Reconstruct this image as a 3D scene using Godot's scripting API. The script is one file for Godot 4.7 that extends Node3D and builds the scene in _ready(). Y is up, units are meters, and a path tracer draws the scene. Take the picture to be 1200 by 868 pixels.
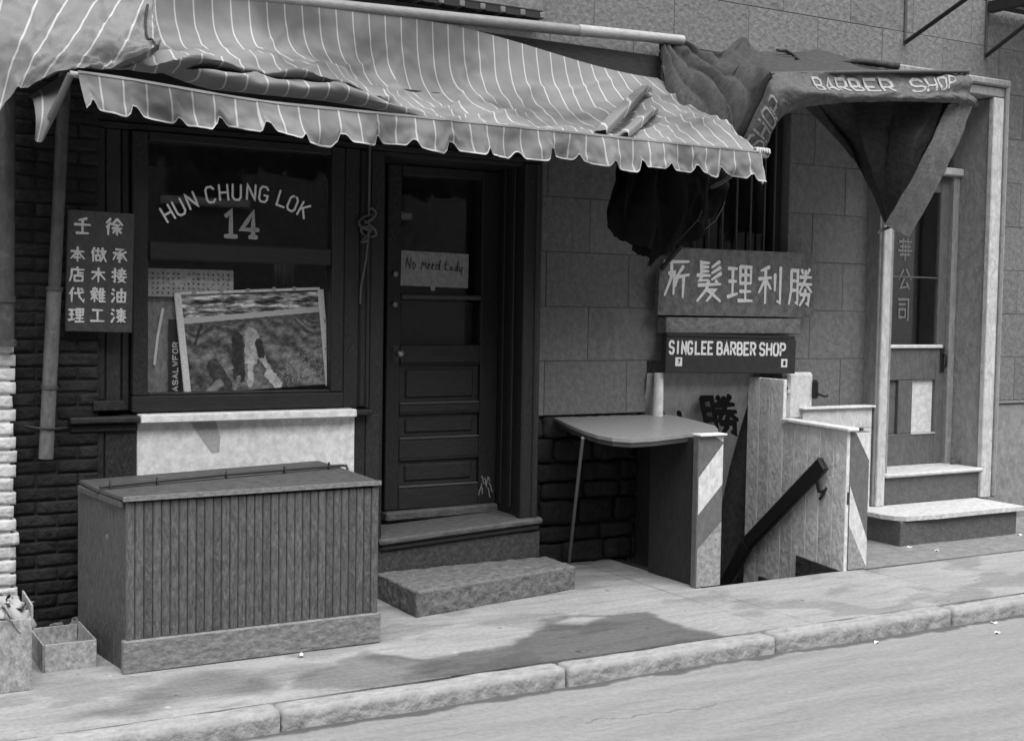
extends Node3D

var rng := RandomNumberGenerator.new()
var tex_cache := {}
var mat_cache := {}
var box_cache := {}
var names := {}
var wob := FastNoiseLite.new()

const FLAP := [
	[Vector3(-2.936, 3.258, 0.450), Vector3(-2.769, 3.271, 0.500), Vector3(-2.599, 3.285, 0.550), Vector3(-2.447, 3.295, 0.600), Vector3(-2.336, 3.286, 0.620), Vector3(-2.275, 3.224, 0.660), Vector3(-2.259, 3.160, 0.680)],
	[Vector3(-3.022, 2.987, 0.650), Vector3(-2.868, 3.017, 0.700), Vector3(-2.741, 3.018, 0.780), Vector3(-2.620, 3.028, 0.850), Vector3(-2.518, 3.012, 0.920), Vector3(-2.406, 2.992, 0.980), Vector3(-2.332, 2.989, 1.000)],
	[Vector3(-3.132, 2.729, 0.850), Vector3(-2.971, 2.780, 0.880), Vector3(-2.857, 2.812, 0.950), Vector3(-2.748, 2.839, 1.020), Vector3(-2.629, 2.832, 1.080), Vector3(-2.486, 2.841, 1.120), Vector3(-2.347, 2.869, 1.120)],
	[Vector3(-3.222, 2.511, 0.950), Vector3(-3.043, 2.534, 0.980), Vector3(-2.949, 2.610, 1.020), Vector3(-2.865, 2.681, 1.080), Vector3(-2.716, 2.714, 1.140), Vector3(-2.581, 2.754, 1.170), Vector3(-2.367, 2.827, 1.170)],
]
const TORN := [
	[Vector3(-2.880, 2.624, 0.840), Vector3(-2.827, 2.663, 0.870), Vector3(-2.772, 2.704, 0.890), Vector3(-2.715, 2.750, 0.900)],
	[Vector3(-2.878, 2.595, 0.970), Vector3(-2.838, 2.608, 1.010), Vector3(-2.789, 2.627, 1.020), Vector3(-2.730, 2.684, 0.980)],
	[Vector3(-2.877, 2.500, 1.040), Vector3(-2.851, 2.505, 1.080), Vector3(-2.813, 2.517, 1.070), Vector3(-2.767, 2.566, 1.020)],
	[Vector3(-2.879, 2.414, 1.030), Vector3(-2.868, 2.401, 1.050), Vector3(-2.848, 2.404, 1.040), Vector3(-2.826, 2.433, 1.000)],
]
const BCAN := [
	[Vector3(1.272, 3.520, 0.060), Vector3(1.364, 3.518, 0.070), Vector3(1.479, 3.508, 0.070), Vector3(1.603, 3.471, 0.100), Vector3(1.727, 3.450, 0.140), Vector3(1.929, 3.579, 0.100), Vector3(2.052, 3.507, 0.120), Vector3(2.217, 3.529, 0.100), Vector3(2.472, 3.552, 0.100), Vector3(2.716, 3.598, 0.100), Vector3(2.996, 3.555, 0.100), Vector3(3.409, 3.511, 0.100), Vector3(3.837, 3.543, 0.100), Vector3(4.236, 3.571, 0.100)],
	[Vector3(1.188, 3.286, 0.200), Vector3(1.226, 3.252, 0.300), Vector3(1.384, 3.315, 0.220), Vector3(1.511, 3.336, 0.240), Vector3(1.588, 3.267, 0.380), Vector3(1.733, 3.353, 0.360), Vector3(1.786, 3.327, 0.420), Vector3(1.864, 3.346, 0.500), Vector3(2.111, 3.372, 0.500), Vector3(2.365, 3.411, 0.500), Vector3(2.621, 3.404, 0.500), Vector3(3.001, 3.403, 0.500), Vector3(3.396, 3.438, 0.500), Vector3(3.772, 3.465, 0.500)],
	[Vector3(1.125, 3.066, 0.340), Vector3(1.128, 3.018, 0.500), Vector3(1.320, 3.057, 0.420), Vector3(1.458, 3.101, 0.440), Vector3(1.489, 3.066, 0.560), Vector3(1.540, 3.087, 0.600), Vector3(1.573, 3.115, 0.660), Vector3(1.561, 3.195, 0.850), Vector3(1.746, 3.226, 0.880), Vector3(1.974, 3.252, 0.900), Vector3(2.194, 3.257, 0.950), Vector3(2.532, 3.281, 0.950), Vector3(2.900, 3.314, 0.950), Vector3(3.251, 3.345, 0.950)],
	[Vector3(1.089, 2.858, 0.450), Vector3(1.119, 2.791, 0.600), Vector3(1.301, 2.782, 0.560), Vector3(1.379, 2.755, 0.620), Vector3(1.381, 2.734, 0.720), Vector3(1.382, 2.731, 0.760), Vector3(1.387, 2.850, 0.840), Vector3(1.468, 3.150, 0.950), Vector3(1.643, 3.184, 0.980), Vector3(1.873, 3.211, 1.000), Vector3(2.125, 3.229, 1.020), Vector3(2.428, 3.250, 1.050), Vector3(2.757, 3.280, 1.080), Vector3(3.065, 3.302, 1.110)],
]
const BVAL := [
	[Vector3(1.364, 2.731, 0.740), Vector3(1.386, 2.861, 0.840), Vector3(1.433, 3.016, 0.900), Vector3(1.464, 3.157, 0.970), Vector3(1.598, 3.183, 0.990), Vector3(1.837, 3.212, 1.000), Vector3(2.110, 3.238, 1.020), Vector3(2.420, 3.266, 1.050), Vector3(2.740, 3.295, 1.080), Vector3(2.944, 3.313, 1.100), Vector3(3.053, 3.322, 1.120)],
	[Vector3(1.370, 2.694, 0.800), Vector3(1.388, 2.815, 0.920), Vector3(1.404, 2.954, 1.000), Vector3(1.436, 3.058, 1.060), Vector3(1.569, 3.089, 1.080), Vector3(1.827, 3.107, 1.060), Vector3(2.097, 3.128, 1.060), Vector3(2.409, 3.151, 1.080), Vector3(2.701, 3.180, 1.120), Vector3(2.880, 3.220, 1.160), Vector3(3.040, 3.234, 1.170)],
	[Vector3(1.403, 2.662, 0.820), Vector3(1.443, 2.771, 0.930), Vector3(1.443, 2.892, 1.020), Vector3(1.478, 2.978, 1.070), Vector3(1.604, 3.018, 1.090), Vector3(1.815, 3.045, 1.120), Vector3(2.042, 3.058, 1.140), Vector3(2.335, 3.084, 1.160), Vector3(2.642, 3.115, 1.190), Vector3(2.854, 3.145, 1.200), Vector3(3.065, 3.156, 1.180)],
	[Vector3(1.469, 2.642, 0.800), Vector3(1.512, 2.737, 0.900), Vector3(1.516, 2.847, 0.970), Vector3(1.577, 2.927, 1.000), Vector3(1.719, 2.980, 1.020), Vector3(1.918, 3.009, 1.060), Vector3(2.133, 3.032, 1.080), Vector3(2.415, 3.061, 1.100), Vector3(2.715, 3.084, 1.140), Vector3(2.919, 3.089, 1.160), Vector3(3.125, 3.091, 1.160)],
]
const BCUR := [
	[Vector3(2.348, 3.176, 0.250), Vector3(2.471, 3.168, 0.400), Vector3(2.581, 3.159, 0.550), Vector3(2.731, 3.151, 0.720), Vector3(2.825, 3.136, 0.900), Vector3(2.935, 3.123, 1.080)],
	[Vector3(2.668, 2.881, 0.350), Vector3(2.797, 2.920, 0.360), Vector3(2.594, 2.891, 0.660), Vector3(2.721, 2.904, 0.740), Vector3(2.719, 2.894, 0.940), Vector3(2.866, 2.860, 1.000)],
	[Vector3(2.877, 2.620, 0.400), Vector3(2.874, 2.633, 0.460), Vector3(2.780, 2.640, 0.600), Vector3(2.795, 2.652, 0.680), Vector3(2.783, 2.642, 0.800), Vector3(2.835, 2.600, 0.860)],
	[Vector3(3.015, 2.338, 0.450), Vector3(2.997, 2.323, 0.500), Vector3(2.962, 2.319, 0.550), Vector3(2.934, 2.327, 0.600), Vector3(2.917, 2.336, 0.640), Vector3(2.826, 2.318, 0.680)],
]
const BSTRIP := [
	[Vector3(2.906, 3.095, 1.100), Vector3(2.974, 3.097, 1.140), Vector3(3.090, 3.096, 1.140)],
	[Vector3(2.813, 2.814, 1.020), Vector3(2.888, 2.814, 1.070), Vector3(3.058, 2.829, 1.050)],
	[Vector3(2.775, 2.549, 0.880), Vector3(2.841, 2.537, 0.940), Vector3(3.004, 2.536, 0.920)],
	[Vector3(2.743, 2.307, 0.720), Vector3(2.826, 2.262, 0.760), Vector3(2.944, 2.226, 0.760)],
]
const PLEAT_WIDE := [
	[Vector3(0.054, 2.679, 1.137), Vector3(0.233, 2.776, 0.972), Vector3(0.542, 2.939, 0.693), Vector3(0.865, 3.100, 0.411), Vector3(0.962, 3.139, 0.338)],
	[Vector3(0.078, 2.685, 1.162), Vector3(0.279, 2.798, 0.987), Vector3(0.566, 2.948, 0.737), Vector3(0.874, 3.103, 0.458), Vector3(0.960, 3.118, 0.392)],
	[Vector3(0.102, 2.685, 1.183), Vector3(0.295, 2.799, 1.025), Vector3(0.591, 2.955, 0.764), Vector3(0.885, 3.103, 0.487), Vector3(0.950, 3.092, 0.446)],
	[Vector3(0.114, 2.654, 1.176), Vector3(0.292, 2.756, 1.029), Vector3(0.571, 2.899, 0.782), Vector3(0.855, 3.048, 0.513), Vector3(0.930, 3.063, 0.467)],
]
const PLEAT_NARROW := [
	[Vector3(0.192, 2.669, 1.153), Vector3(0.374, 2.755, 1.009), Vector3(0.584, 2.859, 0.830), Vector3(0.790, 2.952, 0.663)],
	[Vector3(0.224, 2.682, 1.167), Vector3(0.414, 2.775, 1.025), Vector3(0.617, 2.872, 0.858), Vector3(0.791, 2.939, 0.701)],
	[Vector3(0.256, 2.684, 1.174), Vector3(0.431, 2.776, 1.049), Vector3(0.627, 2.869, 0.883), Vector3(0.785, 2.923, 0.739)],
	[Vector3(0.268, 2.658, 1.169), Vector3(0.428, 2.735, 1.054), Vector3(0.617, 2.829, 0.892), Vector3(0.766, 2.895, 0.758)],
]

# brush strokes of each character on a 10 x 10 square, y down
const GLYPH := {
	"xu": "3 .5 1 3|3.2 3 1 5.5|2 4.5 2 10|6.5 .5 3.8 4|6.5 .5 9.5 4|5 4 8 4|4.2 6 9 6|6.6 4 6.6 9.5 6 9|5.5 7 4.5 8.8|7.5 7 8.8 8.8",
	"ren": "7 .3 3 1.5|1 4 9 4|5 1 5 9|2 9 8 9",
	"cheng": "2.5 1 7 1 5 2.5|5 2.5 5 9.5 4.2 9|3.8 4.2 6.2 4.2|3.8 5.6 6.2 5.6|3.5 7 6.5 7|1 3.5 3 3.5 .8 8|8.8 2.5 6.5 4|6.2 3.8 9.5 8.5",
	"jie": "0.5 3 3.5 3|2.2 .5 2.2 9.5 1.4 9|.5 6.2 3.5 5.2|6.5 .3 6.8 1.2|4.5 1.7 9 1.7|5.5 2.2 5.9 3.4|8 2.2 7.4 3.4|4 3.9 9.5 3.9|4 6 9.6 6|6.2 4.5 4.8 7.4 8.8 9.6|8 6 7 8.2 4.2 9.7",
	"you": "1 1 2.2 2|.5 3.8 1.8 4.6|.6 9.5 2.4 6.2|4 3 4 9.5|4 3 9 3 9 9.5|4 6 9 6|4 9.2 9 9.2|6.5 .5 6.5 9.2",
	"qi": "1 1 2.2 2|.5 3.8 1.8 4.6|.6 9.5 2.4 6.2|3.8 1.8 9.4 1.8|6.6 .3 6.6 4|6.4 2 4 4.2|6.8 2 9.2 4.2|6.6 4.2 3.6 6.4|6.6 4.2 9.6 6.4|6.6 5.5 6.6 9.6|4.8 6.6 5.6 7.4|8.5 6.5 7.6 7.4|6.4 7.8 4.2 9.4|6.8 7.8 9.2 9.4",
	"zuo": "2.2 .5 .5 4|1.5 3 1.5 9.6|3 2.5 6 2.5|4.5 .8 4.5 5.5|3.2 5.5 3.2 9|3.2 5.5 5.8 5.5 5.8 9|3.2 8.8 5.8 8.8|7.4 .5 6.4 3.5|7 2.4 9.6 2.4|9 2.5 6.2 9.5|7 4 9.6 9.5",
	"mu": "1 3.2 9 3.2|5 .5 5 9.7|5 3.2 1 8|5 3.2 9.2 8",
	"za": "1.8 .8 4.6 .8|3 0 3 1|2.2 1.4 1.6 2.6|3.8 1.4 4.6 2.6|.5 3 5 3|1 4.8 4.8 4.8|2.8 3 2.8 9.6|2.8 5 .6 8|2.8 5 4.9 8|6.6 .5 5.4 4|6 2.6 6 9.6|6 2.6 9.5 2.6|7.9 .6 8.2 2.5|6 4.8 9.3 4.8|6 6.9 9.3 6.9|6 9.2 9.7 9.2|7.8 2.6 7.8 9.2",
	"gong": "1.8 1.5 8.2 1.5|5 1.5 5 8.8|.8 8.8 9.2 8.8",
	"ben": "1 3.2 9 3.2|5 .5 5 9.7|5 3.2 1 8|5 3.2 9.2 8|3.2 7.3 6.8 7.3",
	"dian": "5 .2 5.4 1.4|1.5 1.7 9.3 1.7|1.7 1.7 1.5 6 .4 9.5|5.6 2.5 5.6 5.8|5.6 4 8.8 4|3.4 5.8 3.4 9.5|3.4 5.8 8.4 5.8 8.4 9.5|3.4 9.2 8.4 9.2",
	"dai": "2.8 .5 .5 4.5|1.9 3 1.9 9.6|3.6 4 9.4 3.2|5.8 .5 6.6 6 9.2 9.5 9.5 7.8|7.6 .8 8.8 2",
	"li": ".5 1.5 3.8 1.5|.8 4.6 3.5 4.6|2.1 1.5 2.1 8|.3 8.4 4 7.6|5 1 9.2 1 9.2 5|5 1 5 5|5 3 9.2 3|5 5 9.2 5|7.1 1 7.1 9.2|5 7 9.2 7|4.4 9.3 9.8 9.3",
	"suo": ".5 1 9.5 .7|3.2 1.6 3 5 .8 9.3|2.2 3.8 4.2 3.5 4 9|7.4 2 5.4 4.2|5.6 4.6 9.6 4|7.6 4.4 7.4 9.8|5.4 4.2 4.6 7",
	"fa": "2 .3 2 3.4|2 .6 5 .6|2 1.6 4.8 1.6|2 2.6 4.8 2.6|.6 3.6 5.4 3.6|2.4 3.7 1.4 4.9 4.6 4.7|8.8 .2 6 1.6|9.2 1.6 6 3|9.5 3 6 4.6|1 6 9.4 5.6|4.8 4.9 4 7 .6 9.8|4 7.2 7.5 7 4.2 9.8|4.4 7 9.4 9.8|7.5 4.9 8.3 5.4",
	"lee": "4.4 .6 1.2 1.6|.4 3.6 5.4 3.2|3 1.2 3 9.6|2.9 3.6 .4 7|3.1 3.8 5.2 6|6.8 2.4 6.8 6.4|9 .6 9 9.5 7.8 9",
	"sheng": "1.2 1 1.2 6 .4 9.5|1.2 1 3.8 1 3.8 9.4 3 9|1.2 3.6 3.8 3.6|1.2 6 3.8 6|5.4 .8 6 1.8|8.6 .6 7.8 1.8|4.8 2.6 9.4 2.6|4.6 4.4 9.6 4.4|7 1 7 3 4.6 6.6|7.2 4.4 9.6 6.4|5 7 8.6 7 8.2 9.6 7.4 9.2|7 5.8 6.4 8 4.8 9.8",
	"hua": "1 1.5 9 1.5|3.4 .4 3.4 2.6|6.6 .4 6.6 2.6|1.5 3.8 8.5 3.8|.6 5.6 9.4 5.6|1.5 7.4 8.5 7.4|5 2.8 5 9.8|3.2 3 3.2 7.2|6.8 3 6.8 7.2",
	"gon": "3.8 .8 .8 5|6 .6 9.4 5|4.6 4.6 2 8.8 7.6 8.2|6.4 6.6 8.4 9.4",
	"si": "1 1 8.6 1 8.6 9.4 7.6 9|1.6 3 6.6 3|1.8 5 1.8 8.6|1.8 5 6.4 5 6.4 8.4|1.8 8.2 6.4 8.2",
}
# painted capitals, 6 wide and 10 tall
const LETTER := {
	"A": "0 10 3 0 6 10|1.2 6.5 4.8 6.5", "B": "0 0 0 10|0 0 4 0 5.4 1.2 5.4 3.6 4 5 0 5|4 5 6 6.2 6 8.8 4.4 10 0 10", "C": "6 1.8 4.5 0 1.5 0 0 1.8 0 8.2 1.5 10 4.5 10 6 8.2",
	"E": "6 0 0 0 0 10 6 10|0 5 4.5 5", "F": "6 0 0 0 0 10|0 5 4.5 5", "G": "6 1.8 4.5 0 1.5 0 0 1.8 0 8.2 1.5 10 4.5 10 6 8.2 6 5.6 3.4 5.6", "H": "0 0 0 10|6 0 6 10|0 5 6 5", "I": "3 0 3 10",
	"K": "0 0 0 10|6 0 0 5.6|1.8 4.4 6 10", "L": "0 0 0 10 6 10", "N": "0 10 0 0 6 10 6 0", "O": "3 0 1.5 0 0 1.8 0 8.2 1.5 10 4.5 10 6 8.2 6 1.8 4.5 0 3 0", "P": "0 10 0 0 4.4 0 6 1.4 6 4 4.4 5.4 0 5.4",
	"R": "0 10 0 0 4.4 0 6 1.4 6 4 4.4 5.4 0 5.4|2.8 5.4 6 10", "S": "6 1.6 4.5 0 1.5 0 0 1.6 0 3.6 1.4 4.8 4.6 5.2 6 6.4 6 8.4 4.5 10 1.5 10 0 8.4", "U": "0 0 0 8.2 1.5 10 4.5 10 6 8.2 6 0",
	"W": "0 0 1.6 10 3 3 4.4 10 6 0", "1": "1 2 3 0 3 10|.8 10 5.2 10", "4": "4.6 10 4.6 0 0 7 6.6 7|3.2 10 6 10", "7": "0 0 6 0 2.4 10", "8": "3 5 .6 3.6 .6 1.2 3 0 5.4 1.2 5.4 3.6 3 5 0 7 0 8.8 3 10 6 8.8 6 7 3 5",
}


# ---------- textures and materials ----------

func noise_tex(key: String, freq: float, octaves: int, lo: float, hi: float, kind := FastNoiseLite.TYPE_SIMPLEX_SMOOTH, edge := 0.0) -> NoiseTexture2D:
	if not tex_cache.has(key):
		var n := FastNoiseLite.new()
		n.noise_type = kind
		n.frequency = freq
		n.fractal_octaves = octaves
		n.fractal_gain = 0.75
		n.seed = hash(key) % 1000
		var t := NoiseTexture2D.new()
		t.width = 512
		t.height = 512
		t.seamless = true
		t.noise = n
		var g := Gradient.new()
		g.offsets = PackedFloat32Array([0.5 - (0.5 - edge), 0.5 + (0.5 - edge)])
		g.colors = PackedColorArray([Color(lo, lo, lo), Color(hi, hi, hi)])
		t.color_ramp = g
		tex_cache[key] = t
	return tex_cache[key]


func bump_tex(key: String, freq: float, octaves: int, strength: float) -> NoiseTexture2D:
	var k := "bump_" + key
	if not tex_cache.has(k):
		var n := FastNoiseLite.new()
		n.noise_type = FastNoiseLite.TYPE_SIMPLEX_SMOOTH
		n.frequency = freq
		n.fractal_octaves = octaves
		n.seed = hash(k) % 1000
		var t := NoiseTexture2D.new()
		t.width = 512
		t.height = 512
		t.seamless = true
		t.as_normal_map = true
		t.bump_strength = strength
		t.noise = n
		tex_cache[k] = t
	return tex_cache[k]


func grey(l: float) -> Color:
	return Color(l, l, l).linear_to_srgb()


func mat(key: String, l: float, rough: float, look := "", scale := Vector3.ONE, bump := "", bump_amount := 1.0, specular := 0.4) -> StandardMaterial3D:
	if mat_cache.has(key):
		return mat_cache[key]
	var m := StandardMaterial3D.new()
	m.albedo_color = grey(l)
	m.roughness = rough
	m.metallic_specular = specular
	if look != "":
		m.uv1_triplanar = true
		m.uv1_world_triplanar = true
		m.uv1_scale = scale
		match look:
			"stone": m.albedo_texture = noise_tex("stone", 0.02, 8, 0.80, 1.0, FastNoiseLite.TYPE_SIMPLEX_SMOOTH, 0.12)
			"fine": m.albedo_texture = noise_tex("fine", 0.03, 5, 0.86, 1.0, FastNoiseLite.TYPE_SIMPLEX_SMOOTH, 0.2)
			"paint": m.albedo_texture = noise_tex("paint", 0.02, 7, 0.84, 1.0, FastNoiseLite.TYPE_SIMPLEX_SMOOTH, 0.22)
			"grime": m.albedo_texture = noise_tex("grime", 0.026, 7, 0.68, 1.0, FastNoiseLite.TYPE_SIMPLEX_SMOOTH, 0.14)
			"speck": m.albedo_texture = noise_tex("speck", 0.05, 6, 0.84, 1.0, FastNoiseLite.TYPE_SIMPLEX_SMOOTH, 0.22)
	if bump != "":
		m.normal_enabled = true
		m.normal_scale = bump_amount
		match bump:
			"fine": m.normal_texture = bump_tex("fine", 0.05, 4, 6.0)
			"rough": m.normal_texture = bump_tex("rough", 0.02, 6, 10.0)
			"weave": m.normal_texture = bump_tex("weave", 0.2, 2, 3.0)
	mat_cache[key] = m
	return m


# ---------- nodes ----------

func numbered(called: String) -> String:
	var k: int = names.get(called, 0)
	names[called] = k + 1
	return called if k == 0 else "%s_%03d" % [called, k]


func where(n: Node) -> Vector3:
	var p := Vector3.ZERO
	while n != self and n != null:
		p += (n as Node3D).position
		n = n.get_parent()
	return p


func thing(called: String, label: String, category: String, at: Vector3, group := "") -> Node3D:
	var o := Node3D.new()
	o.name = numbered(called)
	add_child(o)
	o.position = at
	tag(o, label, category, group)
	return o


func tag(o: Node, label: String, category: String, group := "") -> void:
	o.set_meta("label", label)
	o.set_meta("category", category)
	if group != "":
		o.set_meta("group", group)


func setting(called: String) -> Node3D:
	var o := Node3D.new()
	o.name = called
	add_child(o)
	o.set_meta("kind", "structure")
	return o


func part(called: String, mesh: Mesh, m: Material, parent: Node, at := Vector3.ZERO, turn := Basis.IDENTITY) -> MeshInstance3D:
	# `at` in world coordinates
	var o := MeshInstance3D.new()
	o.name = called
	o.mesh = mesh
	o.material_override = m
	parent.add_child(o, true)
	o.transform = Transform3D(turn, at - where(parent))
	return o


func piece(called: String, x0: float, x1: float, y0: float, y1: float, z0: float, z1: float, m: Material, parent: Node, bevel := 0.004, turn := Basis.IDENTITY) -> MeshInstance3D:
	return part(called, bevel_box(Vector3(x1 - x0, y1 - y0, z1 - z0), bevel), m, parent, Vector3(x0 + x1, y0 + y1, z0 + z1) * 0.5, turn)


# ---------- shapes ----------

func face(st: SurfaceTool, pts: Array, out: Vector3) -> void:
	var n: Vector3 = (pts[1] - pts[0]).cross(pts[2] - pts[0])
	if n.length_squared() < 1e-16 and pts.size() > 3:
		n = (pts[2] - pts[0]).cross(pts[3] - pts[0])
	n = n.normalized()
	var p := pts.duplicate()
	if n.dot(out) > 0.0:
		p.reverse()
	else:
		n = -n
	for k in range(1, p.size() - 1):
		for q in [p[0], p[k], p[k + 1]]:
			st.set_normal(n)
			st.add_vertex(q)


func bevel_box(size: Vector3, bevel: float) -> ArrayMesh:
	var key := "%.4f %.4f %.4f %.4f" % [size.x, size.y, size.z, bevel]
	if box_cache.has(key):
		return box_cache[key]
	var b: float = min(bevel, 0.45 * min(size.x, min(size.y, size.z)))
	var h := size * 0.5
	var st := SurfaceTool.new()
	st.begin(Mesh.PRIMITIVE_TRIANGLES)
	for axis in 3:
		var u := (axis + 1) % 3
		var w := (axis + 2) % 3
		for s in [-1.0, 1.0]:
			var pts := []
			for c in [[-1, -1], [1, -1], [1, 1], [-1, 1]]:
				var p := Vector3.ZERO
				p[axis] = s * h[axis]
				p[u] = c[0] * (h[u] - b)
				p[w] = c[1] * (h[w] - b)
				pts.append(p)
			var o := Vector3.ZERO
			o[axis] = s
			face(st, pts, o)
		if b > 0.0:
			for s in [-1.0, 1.0]:
				for t in [-1.0, 1.0]:
					var pts := []
					for c in [[-1, 0], [1, 0], [1, 1], [-1, 1]]:
						var p := Vector3.ZERO
						p[axis] = c[0] * (h[axis] - b)
						p[u] = s * (h[u] - (b if c[1] == 0 else 0.0))
						p[w] = t * (h[w] - (0.0 if c[1] == 0 else b))
						pts.append(p)
					var o := Vector3.ZERO
					o[u] = s
					o[w] = t
					face(st, pts, o)
	if b > 0.0:
		for sx in [-1.0, 1.0]:
			for sy in [-1.0, 1.0]:
				for sz in [-1.0, 1.0]:
					var s := Vector3(sx, sy, sz)
					face(st, [s * Vector3(h.x, h.y - b, h.z - b), s * Vector3(h.x - b, h.y, h.z - b), s * Vector3(h.x - b, h.y - b, h.z)], s)
	var mesh := st.commit()
	box_cache[key] = mesh
	return mesh


func rough_block(size: Vector3, radius: float, cells: Vector3i, amount: float, shift: Vector3, freq := 4.0, skew := 0.0) -> ArrayMesh:
	# a worn, rounded block; shift moves it through the noise so that no two are alike; skew narrows the depth towards +x
	var st := SurfaceTool.new()
	st.begin(Mesh.PRIMITIVE_TRIANGLES)
	st.set_smooth_group(0)
	var h := size * 0.5
	for axis in 3:
		var u := (axis + 1) % 3
		var w := (axis + 2) % 3
		for s in [-1.0, 1.0]:
			var grid := []
			for i in cells[u] + 1:
				var row := []
				for j in cells[w] + 1:
					var p := Vector3.ZERO
					p[axis] = s * h[axis]
					var a: float = float(i) / cells[u] * 2.0 - 1.0
					var b: float = float(j) / cells[w] * 2.0 - 1.0
					p[u] = h[u] * a
					p[w] = h[w] * b
					var inner := Vector3(clampf(p.x, -h.x + radius, h.x - radius), clampf(p.y, -h.y + radius, h.y - radius), clampf(p.z, -h.z + radius, h.z - radius))
					var d := p - inner
					if d.length() > radius:
						p = inner + d.normalized() * radius
					var q := (p + shift) * 40.0 * freq / 4.0
					p += Vector3(wob.get_noise_3d(q.x, q.y, q.z), wob.get_noise_3d(q.x + 91, q.y, q.z), wob.get_noise_3d(q.x, q.y + 57, q.z)) * amount
					var side := (p.x / size.x + 0.5)
					p.z = -h.z + (p.z + h.z) * (1.0 - skew * side)
					row.append(p)
				grid.append(row)
			for i in cells[u]:
				for j in cells[w]:
					var q := [grid[i][j], grid[i + 1][j], grid[i + 1][j + 1], grid[i][j + 1]]
					if s > 0:
						q.reverse()
					for k in [0, 1, 2, 0, 2, 3]:
						st.add_vertex(q[k])
	st.index()
	st.generate_normals()
	return st.commit()


func tube_into(st: SurfaceTool, pts: Array, r0: float, r1: float, sides := 10, capped := true) -> void:
	var rings := []
	var up := Vector3(0.13, 0.97, 0.21)
	for k in pts.size():
		var d: Vector3 = (pts[min(k + 1, pts.size() - 1)] - pts[max(k - 1, 0)]).normalized()
		var a := d.cross(up)
		if a.length() < 0.05:
			a = d.cross(Vector3(1, 0, 0.1))
		a = a.normalized()
		var b := d.cross(a).normalized()
		var r := lerpf(r0, r1, float(k) / max(1, pts.size() - 1))
		var ring := []
		for s in sides:
			var t := TAU * s / sides
			ring.append([pts[k] + (a * cos(t) + b * sin(t)) * r, a * cos(t) + b * sin(t)])
		rings.append(ring)
	for k in rings.size() - 1:
		for s in sides:
			var n := (s + 1) % sides
			for v in [rings[k][s], rings[k + 1][n], rings[k][n], rings[k][s], rings[k + 1][s], rings[k + 1][n]]:
				st.set_normal(v[1])
				st.add_vertex(v[0])
	if capped:
		for e in [0, rings.size() - 1]:
			var ring := []
			for s in sides:
				ring.append(rings[e][s][0])
			var o: Vector3 = pts[1] - pts[0] if e == 0 else pts[e - 1] - pts[e]
			face(st, ring, -o)


func tube(called: String, pts: Array, r: float, m: Material, parent: Node, r1 := -1.0, sides := 10) -> MeshInstance3D:
	var st := SurfaceTool.new()
	st.begin(Mesh.PRIMITIVE_TRIANGLES)
	var o: Vector3 = pts[0]
	var local := []
	for p in pts:
		local.append(p - o)
	tube_into(st, local, r, r if r1 < 0.0 else r1, sides)
	return part(called, st.commit(), m, parent, o)


func prism(outline: Array, y0: float, y1: float) -> ArrayMesh:
	# outline: Vector3 list (its y is added to both faces), swept from y0 to y1; outline may be any simple polygon
	var st := SurfaceTool.new()
	st.begin(Mesh.PRIMITIVE_TRIANGLES)
	var flat := PackedVector2Array()
	var mid := Vector3.ZERO
	for p in outline:
		flat.append(Vector2(p.x, p.z))
		mid += p / outline.size()
	var tri := Geometry2D.triangulate_polygon(flat)
	for k in range(0, tri.size(), 3):
		for e in [[y1, Vector3.UP], [y0, Vector3.DOWN]]:
			var q := []
			for j in 3:
				q.append(outline[tri[k + j]] + Vector3(0, e[0], 0))
			face(st, q, e[1])
	for k in outline.size():
		var a: Vector3 = outline[k]
		var b: Vector3 = outline[(k + 1) % outline.size()]
		var t := Vector3(0, y1, 0)
		var u := Vector3(0, y0, 0)
		var side := Vector3(b.z - a.z, 0, a.x - b.x)
		if Geometry2D.is_polygon_clockwise(flat):
			side = -side
		face(st, [a + u, b + u, b + t, a + t], side)
	return st.commit()


func cr(a: Vector3, b: Vector3, c: Vector3, d: Vector3, t: float) -> Vector3:
	return 0.5 * ((2.0 * b) + (c - a) * t + (2.0 * a - 5.0 * b + 4.0 * c - d) * t * t + (3.0 * b - a - 3.0 * c + d) * t * t * t)


func along(list: Array, t: float) -> Vector3:
	var n := list.size() - 1
	var f := clampf(t, 0.0, 1.0) * n
	var k: int = min(int(f), n - 1)
	return cr(list[max(k - 1, 0)], list[k], list[k + 1], list[min(k + 2, n)], f - k)


func sheet_at(rows: Array, u: float, v: float) -> Vector3:
	var c := []
	for r in rows:
		c.append(along(r, u))
	return along(c, v)


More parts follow.
